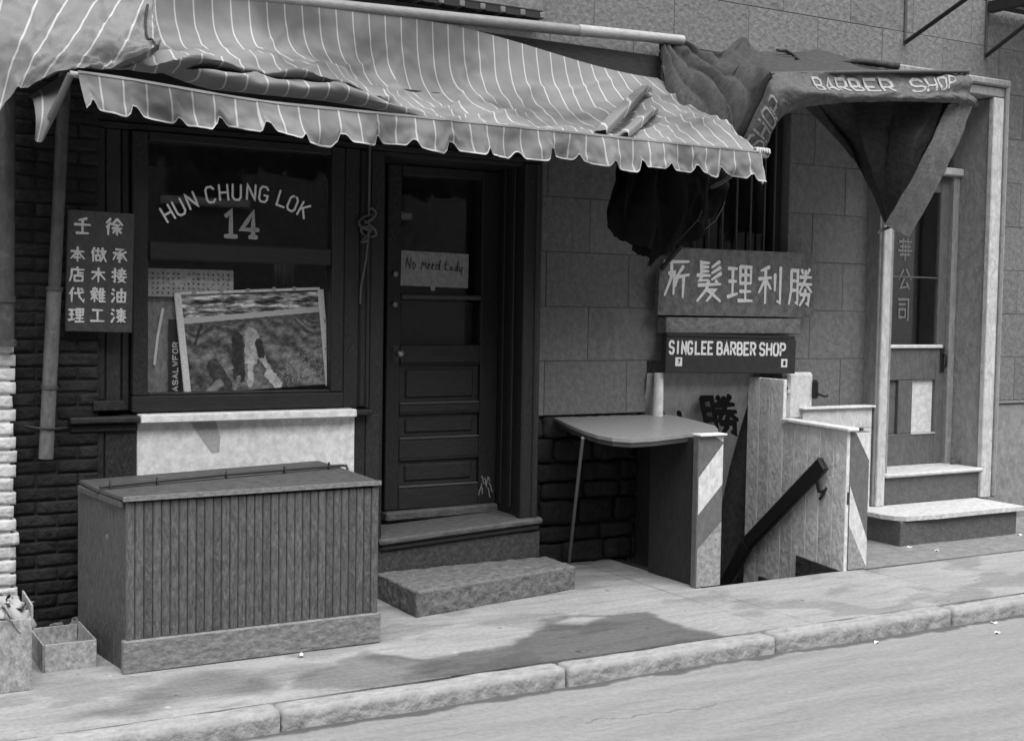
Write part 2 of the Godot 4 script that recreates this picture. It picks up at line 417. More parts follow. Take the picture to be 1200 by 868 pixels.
func sheet(fn: Callable, nu: int, nv: int, origin: Vector3, uv_fn = null, tint = null) -> ArrayMesh:
	# a smooth sheet of cloth from fn(u, v)
	var st := SurfaceTool.new()
	st.begin(Mesh.PRIMITIVE_TRIANGLES)
	var pts := []
	for i in nu + 1:
		var col := []
		for j in nv + 1:
			col.append(fn.call(float(i) / nu, float(j) / nv))
		pts.append(col)
	for i in nu + 1:
		for j in nv + 1:
			var du: Vector3 = pts[min(i + 1, nu)][j] - pts[max(i - 1, 0)][j]
			var dv: Vector3 = pts[i][min(j + 1, nv)] - pts[i][max(j - 1, 0)]
			st.set_normal(dv.cross(du).normalized())
			if uv_fn != null:
				st.set_uv(uv_fn.call(float(i) / nu, float(j) / nv))
			if tint != null:
				st.set_color(tint.call(pts[i][j]))
			st.add_vertex(pts[i][j] - origin)
	for i in nu:
		for j in nv:
			var a := i * (nv + 1) + j
			var b := a + nv + 1
			for k in [a, b, b + 1, a, b + 1, a + 1]:
				st.add_index(k)
	return st.commit()


func strokes(text: String) -> Array:
	var out := []
	for s in text.split("|"):
		var f := s.split(" ", false)
		var pts := []
		for k in range(0, f.size() - 1, 2):
			pts.append(Vector2(float(f[k]), float(f[k + 1])))
		out.append(pts)
	return out


func ribbon(st: SurfaceTool, pts: Array, width: float, lift: float, place: Callable, brushed := false) -> void:
	# one painted stroke laid on a surface by place(Vector2, lift)
	var fine := []
	for k in pts.size() - 1:
		var n: int = max(1, int((pts[k + 1] - pts[k]).length() / (width * 2.0)))
		for j in n:
			fine.append(pts[k].lerp(pts[k + 1], float(j) / n))
	fine.append(pts[-1])
	var L := []
	var Rr := []
	var w0 := width * (1.15 if brushed else 1.0)
	var w1 := width * (0.7 if brushed else 1.0)
	for k in fine.size():
		var d0: Vector2 = (fine[k] - fine[max(k - 1, 0)]).normalized()
		var d1: Vector2 = (fine[min(k + 1, fine.size() - 1)] - fine[k]).normalized()
		if k == 0:
			d0 = d1
		if k == fine.size() - 1:
			d1 = d0
		var n0 := Vector2(-d0.y, d0.x)
		var n1 := Vector2(-d1.y, d1.x)
		var mi := (n0 + n1)
		mi = mi.normalized() if mi.length() > 0.2 else n0
		var w := 0.5 * lerpf(w0, w1, float(k) / max(1, fine.size() - 1))
		var l: float = min(w / max(0.35, mi.dot(n0)), w * 1.7)
		L.append(fine[k] + mi * l)
		Rr.append(fine[k] - mi * l)
	var d_first: Vector2 = (fine[1] - fine[0]).normalized() * w0 * 0.3
	var d_last: Vector2 = (fine[-1] - fine[-2]).normalized() * w1 * 0.3
	L.push_front(fine[0].lerp(L[0], 0.55) - d_first)
	Rr.push_front(fine[0].lerp(Rr[0], 0.55) - d_first)
	L.append(fine[-1].lerp(L[-1], 0.55) + d_last)
	Rr.append(fine[-1].lerp(Rr[-1], 0.55) + d_last)
	for k in L.size() - 1:
		var q := [place.call(L[k], lift), place.call(L[k + 1], lift), place.call(Rr[k + 1], lift), place.call(Rr[k], lift)]
		var out: Vector3 = place.call(fine[0], lift + 0.01) - place.call(fine[0], lift)
		face(st, [q[0], q[1], q[2]], out)
		face(st, [q[0], q[2], q[3]], out)


func lettering(text: String, size: Vector2, units: Vector2, width: float, brushed := false, place = null) -> ArrayMesh:
	# text: strokes, y down, in a box of `units`; drawn size metres large, its top left corner at the origin
	var st := SurfaceTool.new()
	st.begin(Mesh.PRIMITIVE_TRIANGLES)
	var lift := 0.0012
	var p = place if place != null else func(q: Vector2, l: float) -> Vector3: return Vector3(q.x, -q.y, l)
	for s in strokes(text):
		var pts := []
		for q in s:
			pts.append(q / units * size)
		ribbon(st, pts, width, lift, p, brushed)
		lift += 0.00025
	return st.commit()


func glyph(key: String, x: float, y: float, z: float, size: Vector2, width: float, m: Material, parent: Node, turn := Basis.IDENTITY, called := "character") -> void:
	part(called, lettering(GLYPH[key], size, Vector2(10, 10), width, true), m, parent, Vector3(x, y, z), turn)


# ---------- the place ----------

func _ready() -> void:
	rng.seed = 14
	wob.seed = 7
	wob.frequency = 0.1
	wob.fractal_octaves = 3
	camera_and_light()
	ground()
	stone_building()
	left_brickwork()
	shop_front()
	shop_door()
	side_entrance()
	stair_enclosure()
	opposite_side()
	striped_awning()
	barber_awning()
	storage_bin()
	signs()
	window_display()
	small_things()


func camera_and_light() -> void:
	var cam := Camera3D.new()
	cam.name = "camera"
	var yaw := deg_to_rad(30.0)
	var pitch := deg_to_rad(2.86)
	var roll := deg_to_rad(0.95)
	var f := Vector3(sin(yaw) * cos(pitch), -sin(pitch), -cos(yaw) * cos(pitch))
	var r0 := Vector3(cos(yaw), 0, sin(yaw))
	var u0 := r0.cross(f)
	cam.transform = Transform3D(Basis(r0 * cos(roll) + u0 * sin(roll), u0 * cos(roll) - r0 * sin(roll), -f), Vector3(-3.9, 1.7, 7.12))
	cam.fov = 32.28
	cam.far = 200.0
	add_child(cam)
	cam.current = true

	var sky_mat := ProceduralSkyMaterial.new()
	sky_mat.sky_top_color = grey(0.68)
	sky_mat.sky_horizon_color = grey(0.18)
	sky_mat.sky_curve = 0.3
	sky_mat.ground_horizon_color = grey(0.2)
	sky_mat.ground_bottom_color = grey(0.15)
	sky_mat.sun_angle_max = 1.0
	var sky := Sky.new()
	sky.sky_material = sky_mat
	var env := Environment.new()
	env.background_mode = Environment.BG_SKY
	env.sky = sky
	env.tonemap_mode = Environment.TONE_MAPPER_LINEAR
	env.tonemap_exposure = 2.9
	env.sdfgi_enabled = true
	env.ssao_enabled = true
	env.ssil_enabled = true
	var we := WorldEnvironment.new()
	we.name = "world"
	we.environment = env
	add_child(we)

	var sun := DirectionalLight3D.new()
	sun.name = "sun"
	sun.light_energy = 0.5
	sun.light_angular_distance = 55.0
	sun.light_color = Color(1, 1, 1)
	sun.shadow_enabled = true
	add_child(sun)
	sun.look_at_from_position(Vector3.ZERO, Vector3(0.0, -1.0, -0.52), Vector3.UP)


# ---------- ground ----------

func in_poly(p: Vector2, poly: PackedVector2Array) -> float:
	var d := 1e9
	for k in poly.size():
		var q := Geometry2D.get_closest_point_to_segment(p, poly[k], poly[(k + 1) % poly.size()])
		d = min(d, p.distance_to(q))
	return d if Geometry2D.is_point_in_polygon(p, poly) else -d


func pavement_texture() -> ImageTexture:
	# damp patches with crisp outlines, spilled water, old stains; x -4..6, z 0..2.5
	var w := 1800
	var h := 450
	var im := Image.create(w, h, false, Image.FORMAT_RGB8)
	var n1 := FastNoiseLite.new()
	n1.seed = 3
	n1.frequency = 1.3
	n1.fractal_octaves = 5
	var n2 := FastNoiseLite.new()
	n2.seed = 9
	n2.frequency = 30.0
	n2.fractal_octaves = 4
	var n3 := FastNoiseLite.new()
	n3.seed = 21
	n3.frequency = 0.9
	n3.fractal_octaves = 4
	var wet := PackedVector2Array([Vector2(-.5, 1.47), Vector2(-.33, 1.3), Vector2(-.13, 1.2), Vector2(.12, 1.25), Vector2(.31, 1.34), Vector2(.34, 1.69), Vector2(.40, 2.03), Vector2(-.05, 2.04), Vector2(-.74, 2.05), Vector2(-1.3, 2.04), Vector2(-1.75, 1.96), Vector2(-2.0, 1.86), Vector2(-1.8, 1.62), Vector2(-1.36, 1.42), Vector2(-1.24, 1.62), Vector2(-1.0, 1.66), Vector2(-.7, 1.55)])
	var dry := PackedVector2Array([Vector2(-.28, 1.36), Vector2(-.1, 1.27), Vector2(.04, 1.33), Vector2(-.16, 1.44)])
	var wet2 := PackedVector2Array([Vector2(-2.45, 1.42), Vector2(-2.2, 1.36), Vector2(-2.02, 1.45), Vector2(-1.95, 1.66), Vector2(-2.05, 1.86), Vector2(-2.3, 1.8), Vector2(-2.7, 1.92), Vector2(-2.95, 1.8), Vector2(-2.7, 1.62)])
	var grit := RandomNumberGenerator.new()
	grit.seed = 77
	for j in h:
		for i in w:
			var p := Vector2(-4.0 + 10.0 * (i + 0.5) / w, 2.5 * (j + 0.5) / h)
			var v := 0.86 + 0.06 * n1.get_noise_2d(p.x, p.y) + 0.07 * n2.get_noise_2d(p.x, p.y) + (0.05 * (grit.randf() - 0.5)) - (0.22 if grit.randf() < 0.004 else 0.0)
			if p.x < 0.7:
				var off := Vector2(n1.get_noise_2d(p.x * 1.6 + 7, p.y * 1.6), n1.get_noise_2d(p.x * 1.6, p.y * 1.6 + 5)) * 0.10
				var d: float = in_poly(p + off, wet)
				if d > -0.02:
					d = min(d, -in_poly(p + off * 0.3, dry))
				var k := smoothstep(-0.025, 0.05, d)
				v *= lerpf(1.0, (0.64 if p.x > -1.15 else lerpf(0.8, 0.64, smoothstep(-1.5, -1.15, p.x + 0.4 * n1.get_noise_2d(p.x * 2.0, p.y * 2.0)))) + 0.04 * n2.get_noise_2d(p.x * 0.5, p.y), k)
				var d2: float = in_poly(p + off * 1.3, wet2)
				v *= lerpf(1.0, 0.78, smoothstep(-0.06, 0.12, d2))
			v *= lerpf(0.88, 1.0, smoothstep(-0.28, -0.05, n3.get_noise_2d(p.x * 1.2, p.y * 2.0)))
			im.set_pixel(i, j, Color(v, v, v))
	# trodden gum and drips
	for k in 90:
		var c := Vector2(grit.randf() * w, grit.randf() * h)
		var r := grit.randf_range(0.8, 2.6)
		for y in range(int(c.y - 4), int(c.y + 5)):
			for x in range(int(c.x - 4), int(c.x + 5)):
				if x >= 0 and y >= 0 and x < w and y < h and Vector2(x, y).distance_to(c) < r:
					im.set_pixel(x, y, im.get_pixel(x, y) * (0.66 if k % 5 else 1.2))
	return ImageTexture.create_from_image(im)


func road_texture() -> ImageTexture:
	# worn surface: streaks along the street, grit, cracks, dirt gathered along the kerb; x -4..6, z 2..4.5
	var w := 1800
	var h := 450
	var im := Image.create(w, h, false, Image.FORMAT_RGB8)
	var n := FastNoiseLite.new()
	n.seed = 31
	n.frequency = 1.0
	n.fractal_octaves = 5
	var grit := RandomNumberGenerator.new()
	grit.seed = 78
	for j in h:
		for i in w:
			var p := Vector2(-4.0 + 10.0 * (i + 0.5) / w, 2.0 + 2.5 * (j + 0.5) / h)
			var v := 0.86 + 0.06 * n.get_noise_2d(p.x * 0.7, p.y * 4.0) + 0.05 * n.get_noise_2d(p.x * 22.0, p.y * 22.0) + 0.05 * (grit.randf() - 0.5) - (0.25 if grit.randf() < 0.003 else 0.0)
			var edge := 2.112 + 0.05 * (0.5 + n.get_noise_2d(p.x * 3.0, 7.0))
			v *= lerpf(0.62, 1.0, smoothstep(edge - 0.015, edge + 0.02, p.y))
			var crack: float = abs(p.y - 2.62 - 0.06 * n.get_noise_2d(p.x * 4.0, 3.0) - 0.02 * p.x)
			if p.x > -0.9 and p.x < -0.2 and crack < 0.006 + 0.004 * n.get_noise_2d(p.x * 30.0, 1.0):
				v *= 0.82
			im.set_pixel(i, j, Color(v, v, v))
	return ImageTexture.create_from_image(im)


func ground() -> void:
	var flat_mat := mat("slab", 0.40, 0.9, "", Vector3.ONE, "rough", 0.5)
	flat_mat.albedo_texture = pavement_texture()
	flat_mat.uv1_scale = Vector3(1, 1, 1)
	var walk := setting("sidewalk")
	var strips := [[-9.0, -4.02, 0.0, 1.97], [-4.0, 0.745, 0.0, 1.97], [0.748, 1.0, 0.0, 1.97], [1.002, 2.34, 1.0, 1.97], [2.343, 3.6, 1.04, 1.97], [3.603, 4.9, 1.04, 1.97], [4.903, 5.98, 1.04, 1.97], [6.0, 12.0, 0.0, 1.97]]
	for s in strips:
		slab(s[0], s[1], s[2], s[3], 0.0, flat_mat, walk)
	var patch := mat("patch", 0.25, 0.9, "stone", Vector3(0.7, 0.7, 0.7), "rough", 0.5)
	slab(2.345, 5.98, 0.0, 1.033, 0.008, patch, walk)

	var kerb := setting("kerb")
	var km := mat("kerbstone", 0.38, 0.85, "stone", Vector3(0.8, 0.8, 0.8), "rough", 0.6)
	var joints := [-9.0, -7.6, -6.2, -4.8, -3.5, -2.08, -0.66, 0.63, 1.97, 3.3, 4.7, 6.1, 7.5, 9.0]
	for k in joints.size() - 1:
		var l: float = joints[k + 1] - joints[k] - 0.012
		var mesh := rough_block(Vector3(l, 0.34, 0.12), 0.016, Vector3i(48, 10, 8), 0.007, Vector3(k * 3.7, 0, 0), 3.0)
		part("kerb_stone", mesh, km, kerb, Vector3((joints[k] + joints[k + 1]) * 0.5, -0.17 + 0.004 * sin(k * 2.1), 2.03 + 0.005 * cos(k * 3.0)))
	var rm := mat("road", 0.34, 0.88, "", Vector3.ONE, "rough", 0.4)
	rm.albedo_texture = road_texture()
	var st := SurfaceTool.new()
	st.begin(Mesh.PRIMITIVE_TRIANGLES)
	var nx := 110
	var nz := 40
	for i in nx + 1:
		for j in nz + 1:
			var x := -14.0 + 30.0 * i / nx
			var z := 2.05 + 6.45 * j / nz
			var y := -0.095 + 0.04 * (1.0 - pow(1.0 - clampf((z - 2.1) / 3.2, 0.0, 1.0), 2.0)) + 0.012 * wob.get_noise_2d(x * 9.0, z * 9.0)
			st.set_uv(Vector2((x + 4.0) / 10.0, (z - 2.0) / 2.5))
			st.add_vertex(Vector3(x, y, z))
	for i in nx:
		for j in nz:
			var a := i * (nz + 1) + j
			var b := a + nz + 1
			for k in [a, b, b + 1, a, b + 1, a + 1]:
				st.add_index(k)
	st.generate_normals()
	var road := part("road", st.commit(), rm, self)
	road.set_meta("kind", "structure")
	# trodden scraps of paper
	var pm := mat("paper_scrap", 0.75, 0.8)
	var spots := [[1082, 3.2, 0.62, 0.0], [0, 3.28, 0.80, 0.0], [0, 4.4, 0.62, 0.0], [0, 1.28, 2.165, -0.1], [0, 2.23, 2.16, -0.1], [0, 2.05, 2.33, -0.098], [0, -1.72, 1.36, 0.0]]
	var lab := ["tiny white paper scrap nearest the lower entrance step", "tiny white paper scrap on dark paving in front of entrance step", "tiny white paper scrap at right end of the entrance step", "tiny white paper scrap lying in the gutter below the stairway", "tiny white paper scrap beside the rightmost kerb joint", "tiny white paper scrap on the road off the rightmost kerb joint", "tiny white paper scrap at the foot of the wooden bin"]
	for k in spots.size():
		var s: Array = spots[k]
		var m := sheet(func(u: float, v: float) -> Vector3: return Vector3((u - 0.5) * 0.035, 0.008 + 0.006 * sin(u * 5.0 + k) * cos(v * 4.0), (v - 0.5) * 0.022), 5, 4, Vector3.ZERO)
		var o := part(numbered("paper_scrap"), m, pm, self, Vector3(s[1], s[3] + 0.004, s[2]), Basis(Vector3.UP, k * 1.3))
		tag(o, lab[k], "litter", "paper scraps on the ground")


func slab(x0: float, x1: float, z0: float, z1: float, lift: float, m: Material, parent: Node) -> void:
	var st := SurfaceTool.new()
	st.begin(Mesh.PRIMITIVE_TRIANGLES)
	var nx: int = max(2, int((x1 - x0) / 0.12))
	var nz: int = max(2, int((z1 - z0) / 0.12))
	var c := Vector3((x0 + x1) * 0.5, 0, (z0 + z1) * 0.5)
	for i in nx + 1:
		for j in nz + 1:
			var x := lerpf(x0, x1, float(i) / nx)
			var z := lerpf(z0, z1, float(j) / nz)
			st.set_uv(Vector2((x + 4.0) / 10.0, z / 2.5))
			st.add_vertex(Vector3(x, lift + 0.004 * wob.get_noise_2d(x * 11.0, z * 11.0), z) - c)
	for i in nx:
		for j in nz:
			var a := i * (nz + 1) + j
			var b := a + nz + 1
			for k in [a, b, b + 1, a, b + 1, a + 1]:
				st.add_index(k)
	# sides
	var base := (nx + 1) * (nz + 1)
	var ring := []
	for q in [[0, 0], [nx, 0], [nx, nz], [0, nz]]:
		ring.append(Vector3(lerpf(x0, x1, float(q[0]) / nx), lift, lerpf(z0, z1, float(q[1]) / nz)) - c)
	for k in 4:
		var a: Vector3 = ring[k]
		var b: Vector3 = ring[(k + 1) % 4]
		for p in [a, b, b - Vector3(0, 0.2, 0), a - Vector3(0, 0.2, 0)]:
			st.set_uv(Vector2((p.x + c.x + 4.0) / 10.0, (p.z + c.z) / 2.5))
			st.add_vertex(p)
		for t in [0, 2, 1, 0, 3, 2]:
			st.add_index(base + k * 4 + t)
	st.generate_normals()
	part("paving_slab", st.commit(), m, parent, c)


# ---------- the stone building ----------

func stone_building() -> void:
	var b := thing("stone_building", "grey ashlar stone building front rising behind both awnings", "building", Vector3(2.0, 0, 0))
	var mats := []
	for k in 4:
		mats.append(mat("ashlar_%d" % k, [0.20, 0.185, 0.215, 0.195][k], 0.88, "stone", Vector3(1.3, 1.1, 1.3) * (1.0 + 0.17 * k), "rough", 0.45))
	var mortar := mat("mortar", 0.18, 0.95, "fine", Vector3(2, 2, 2))
	var courses := [0.99, 1.347, 1.705, 2.063, 2.42, 2.778, 3.136, 3.494, 3.852, 4.21, 4.568, 4.93]
	var holes := [[1.35, 2.52, 2.063, 3.136], [1.28, 2.5, -1.0, 1.347], [3.44, 4.6, -1.0, 3.494]]
	for c in courses.size() - 1:
		var y0: float = courses[c]
		var y1: float = courses[c + 1]
		var spans := [[(-6.0 if c > 5 else 0.2), 9.0]]
		for hole in holes:
			if y0 < hole[3] - 0.02 and y1 > hole[2] + 0.02:
				var next := []
				for s in spans:
					if hole[0] > s[0] + 0.02:
						next.append([s[0], min(s[1], hole[0])])
					if hole[1] < s[1] - 0.02:
						next.append([max(s[0], hole[1]), s[1]])
				spans = next
		for s in spans:
			if s[1] <= s[0]:
				continue
			piece("mortar_bed", s[0], s[1], y0 - 0.001, y1 + 0.001, -0.34, -0.006, mortar, b, 0.0)
			# joint places stagger from course to course
			var x: float = s[0]
			var shift := 0.32 if c % 2 == 0 else 0.0
			while x < s[1] - 0.01:
				var next_x: float = (floor((x - 0.79 - shift + 0.03) / 0.655) + 1.0) * 0.655 + 0.79 + shift
				if next_x - x < 0.16:
					next_x += 0.655
				next_x = min(next_x, s[1])
				if s[1] - next_x < 0.16:
					next_x = s[1]
				var d := rng.randf_range(-0.0015, 0.0015)
				piece("stone_block", x + 0.0014, next_x - 0.0014, y0 + 0.0013, y1 - 0.0013, -0.12, d, mats[rng.randi() % 4], b, 0.003)
				x = next_x
	piece("upper_wall", -9.0, 12.0, 4.93, 10.0, -0.34, -0.01, mats[0], b, 0.01)
	piece("flank_wall", -9.0, -2.9, 0.0, 2.778, -0.3, 0.1, mortar, b, 0.01)
	# the foot of the wall: smooth stone right of the stair, rough dark stones left of it
	var foot := mat("foot_stone", 0.27, 0.85, "paint", Vector3(0.7, 0.5, 0.7), "rough", 0.25)
	piece("base_panel", 2.52, 3.27, -0.02, 0.985, -0.3, 0.004, foot, b, 0.006)
	piece("base_panel", 4.68, 6.2, -0.02, 0.965, -0.3, 0.03, foot, b, 0.008)
	piece("base_ledge", 4.68, 9.0, 0.967, 0.988, -0.1, 0.045, mats[2], b, 0.005)
	piece("base_panel", 6.204, 9.0, -0.02, 0.965, -0.3, 0.03, foot, b, 0.008)
	var dark := mat("rubble", 0.02, 0.8, "grime", Vector3(1.1, 1.1, 1.1), "rough", 0.8)
	var dark2 := mat("rubble_pale", 0.028, 0.85, "grime", Vector3(1.6, 1.6, 1.6), "rough", 0.8)
	piece("mortar_bed", 0.2, 1.29, -0.05, 0.988, -0.34, -0.03, mat("rubble_joint", 0.035, 0.95), b, 0.0)
	var y := 0.0
	var row := 0
	while y < 0.96 and row < 7:
		var hgt: float = min([0.15, 0.11, 0.17, 0.12, 0.13, 0.16, 0.145][row], 0.985 - y)
		var x := 0.2 - rng.randf_range(0.0, 0.12)
		while x < 1.27:
			var l: float = min(rng.randf_range(0.2, 0.38), 1.28 - x)
			if x + l > 0.24:
				var x0: float = max(x, 0.2)
				part("base_stone", rough_block(Vector3(x + l - x0 - 0.012, hgt - 0.012, 0.13), 0.022, Vector3i(8, 5, 4), 0.018, Vector3(x, y, row) * 3.0, 6.0), dark2 if rng.randf() < 0.3 else dark, b, Vector3((x0 + x + l) * 0.5, y + hgt * 0.5, -0.04))
			x += l
		y += hgt
		row += 1
	# barred window
	var black := mat("room_plaster", 0.14, 0.9, "stone", Vector3.ONE)
	var wm := mat("window_paint", 0.035, 0.6, "paint", Vector3(2, 2, 2))
	var win := part("barred_window", bevel_box(Vector3(1.16, 0.06, 0.12), 0.005), wm, b, Vector3(1.935, 3.1, -0.14))
	piece("window_back", 1.2, 2.7, 1.9, 3.3, -1.7, -1.602, black, win, 0.0)
	piece("window_frame", 2.46, 2.52, 2.063, 3.07, -0.2, -0.08, wm, win)
	piece("window_frame", 1.355, 1.41, 2.063, 3.07, -0.2, -0.08, wm, win)
	piece("window_frame", 1.41, 2.46, 2.063, 2.13, -0.2, -0.06, wm, win)
	piece("window_pane", 1.41, 2.46, 2.13, 3.07, -0.152, -0.148, glass(), win, 0.0)
	var bar := mat("iron_bar", 0.09, 0.5, "paint", Vector3(3, 3, 3))
	for x in [1.47, 1.58, 1.70, 1.823, 1.946, 2.075, 2.204, 2.332, 2.425]:
		tube("window_bar", [Vector3(x, 2.1, -0.05), Vector3(x, 3.1, -0.05)], 0.008, bar, win, -1.0, 8)
	for side in [1.2, 2.64]:
		piece("window_side", side, side + 0.06, 1.9, 3.3, -1.6, -0.345, black, win, 0.0)
	piece("window_ceiling", 1.262, 2.638, 3.2, 3.3, -1.6, -0.345, black, win, 0.0)
	piece("window_floor", 1.262, 2.638, 1.9, 2.0, -1.6, -0.345, black, win, 0.0)
	# basement stair room
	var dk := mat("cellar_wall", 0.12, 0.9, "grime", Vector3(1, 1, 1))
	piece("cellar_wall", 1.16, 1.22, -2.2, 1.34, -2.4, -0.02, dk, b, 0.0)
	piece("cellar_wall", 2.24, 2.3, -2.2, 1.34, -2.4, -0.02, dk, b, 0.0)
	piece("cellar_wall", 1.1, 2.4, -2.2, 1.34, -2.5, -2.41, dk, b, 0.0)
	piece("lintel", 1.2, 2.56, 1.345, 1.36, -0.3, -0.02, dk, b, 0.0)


var glass_mat: StandardMaterial3D

func glass() -> StandardMaterial3D:
	if glass_mat == null:
		glass_mat = StandardMaterial3D.new()
		glass_mat.transparency = BaseMaterial3D.TRANSPARENCY_ALPHA
		glass_mat.albedo_color = Color(0.1, 0.1, 0.1, 0.03)
		glass_mat.roughness = 0.02
		glass_mat.metallic_specular = 0.5
	return glass_mat


# ---------- left end ----------

func brick_row(parent: Node, x0: float, x1: float, y0: float, y1: float, z: float, mats: Array, joint_mat: Material, jag := 0.0, soft := 0.003) -> void:
	piece("mortar_bed", x0, x1 - jag, y0, y1, z - 0.2, z - 0.008, joint_mat, parent, 0.0)
	var variants := []
	for k in 6:
		variants.append(rough_block(Vector3(0.196, 0.058, 0.09), soft, Vector3i(6, 4, 3), 0.006, Vector3(k * 5.1, 1, 2), 7.0))
	var half := []
	for k in 4:
		half.append(rough_block(Vector3(0.094, 0.058, 0.09), soft, Vector3i(4, 4, 3), 0.006, Vector3(k * 7.1, 4, 2), 7.0))
	var course := 0
	var y := y0
	while y < y1 - 0.02:
		var x := x1 - (0.0 if course % 2 == 0 else 0.102)
		if course % 2 == 1:
			part("brick", half[rng.randi() % 4], mats[rng.randi() % mats.size()], parent, Vector3(x1 - 0.051 + rng.randf_range(-0.5, 0.5) * jag, y + 0.034, z - 0.045 + rng.randf_range(-0.004, 0.004)))
		while x > x0 + 0.05:
			part("brick", variants[rng.randi() % 6], mats[rng.randi() % mats.size()], parent, Vector3(x - 0.102, y + 0.034, z - 0.045 + rng.randf_range(-0.004, 0.004)), Basis(Vector3.UP, rng.randf_range(-0.02, 0.02)))
			x -= 0.204
		y += 0.068
		course += 1


func left_brickwork() -> void:
	var pier := thing("brick_pier", "narrow dark weathered brick pier beside the shop window", "wall", Vector3(-2.75, 0, 0.3))
	var bm := [mat("brick_a", 0.019, 0.85, "grime", Vector3(1.3, 1.3, 1.3), "rough", 0.9), mat("brick_b", 0.015, 0.85, "grime", Vector3(1.7, 1.7, 1.7), "rough", 0.9), mat("brick_c", 0.028, 0.9, "grime", Vector3(1.1, 1.1, 1.1), "rough", 0.9)]
	brick_row(pier, -3.6, -2.46, 0.0, 2.95, 0.38, bm, mat("brick_joint", 0.025, 0.95, "fine", Vector3(3, 3, 3)))
	var white := thing("painted_brick_wall", "white painted brick wall at left edge of the picture", "wall", Vector3(-3.2, 0, 0.4))
	var wm := [mat("white_brick_a", 0.66, 0.8, "paint", Vector3(1.2, 1.2, 1.2), "rough", 0.6), mat("white_brick_b", 0.58, 0.8, "paint", Vector3(1.5, 1.5, 1.5), "rough", 0.6)]
	brick_row(white, -4.0, -2.87, 0.0, 1.46, 0.46, wm, mat("white_joint", 0.6, 0.9), 0.03, 0.002)
	# pipes
	var gm := mat("pipe_paint", 0.08, 0.55, "grime", Vector3(1.0, 0.5, 1.0), "fine", 0.3)
	var gl := mat("pipe_pale", 0.14, 0.55, "grime", Vector3(1.4, 0.5, 1.4), "fine", 0.3)
	var p := thing("drain_pipe", "leaning jointed drain pipe ending above the ground beside brick pier", "pipe", Vector3(-2.735, 0.91, 0.47))
	var top := Vector3(-2.635, 2.95, 0.47)
	var a := Vector3(-2.735, 0.905, 0.47)
	var mid := a.lerp(top, 0.415)
	tube("lower_pipe", [a, a.lerp(mid, 0.5), mid], 0.036, gl, p, 0.036, 16)
	tube("upper_pipe", [mid - (top - a) * 0.01, mid.lerp(top, 0.5), top], 0.031, gm, p, 0.031, 16)
	for t in [0.17, 0.41]:
		var q := a.lerp(top, t)
		tube("collar", [q, q + (top - a) * 0.008], 0.042, gm, p, 0.042, 16)
	var c := a.lerp(top, 0.075)
	tube("pipe_strap", [c + Vector3(-0.1, 0.01, -0.05), c + Vector3(-0.05, 0.003, 0.02), c + Vector3(0, 0, 0.045), c + Vector3(0.05, -0.003, 0.02), c + Vector3(0.1, -0.006, -0.05)], 0.006, mat("strap_iron", 0.03, 0.6), p, -1.0, 6)
	var p2 := thing("vent_pipe", "grey vertical pipe above white painted bricks at left edge", "pipe", Vector3(-2.93, 1.5, 0.5))
	tube("pipe_body", [Vector3(-2.925, 1.465, 0.5), Vector3(-2.922, 2.0, 0.5), Vector3(-2.918, 2.9, 0.5)], 0.04, gm, p2, 0.04, 16)
	tube("collar", [Vector3(-2.924, 1.68, 0.5), Vector3(-2.924, 1.71, 0.5)], 0.046, gm, p2, 0.046, 16)
	tube("collar", [Vector3(-2.924, 1.465, 0.5), Vector3(-2.924, 1.5, 0.5)], 0.05, gm, p2, 0.05, 16)


# ---------- the shop ----------

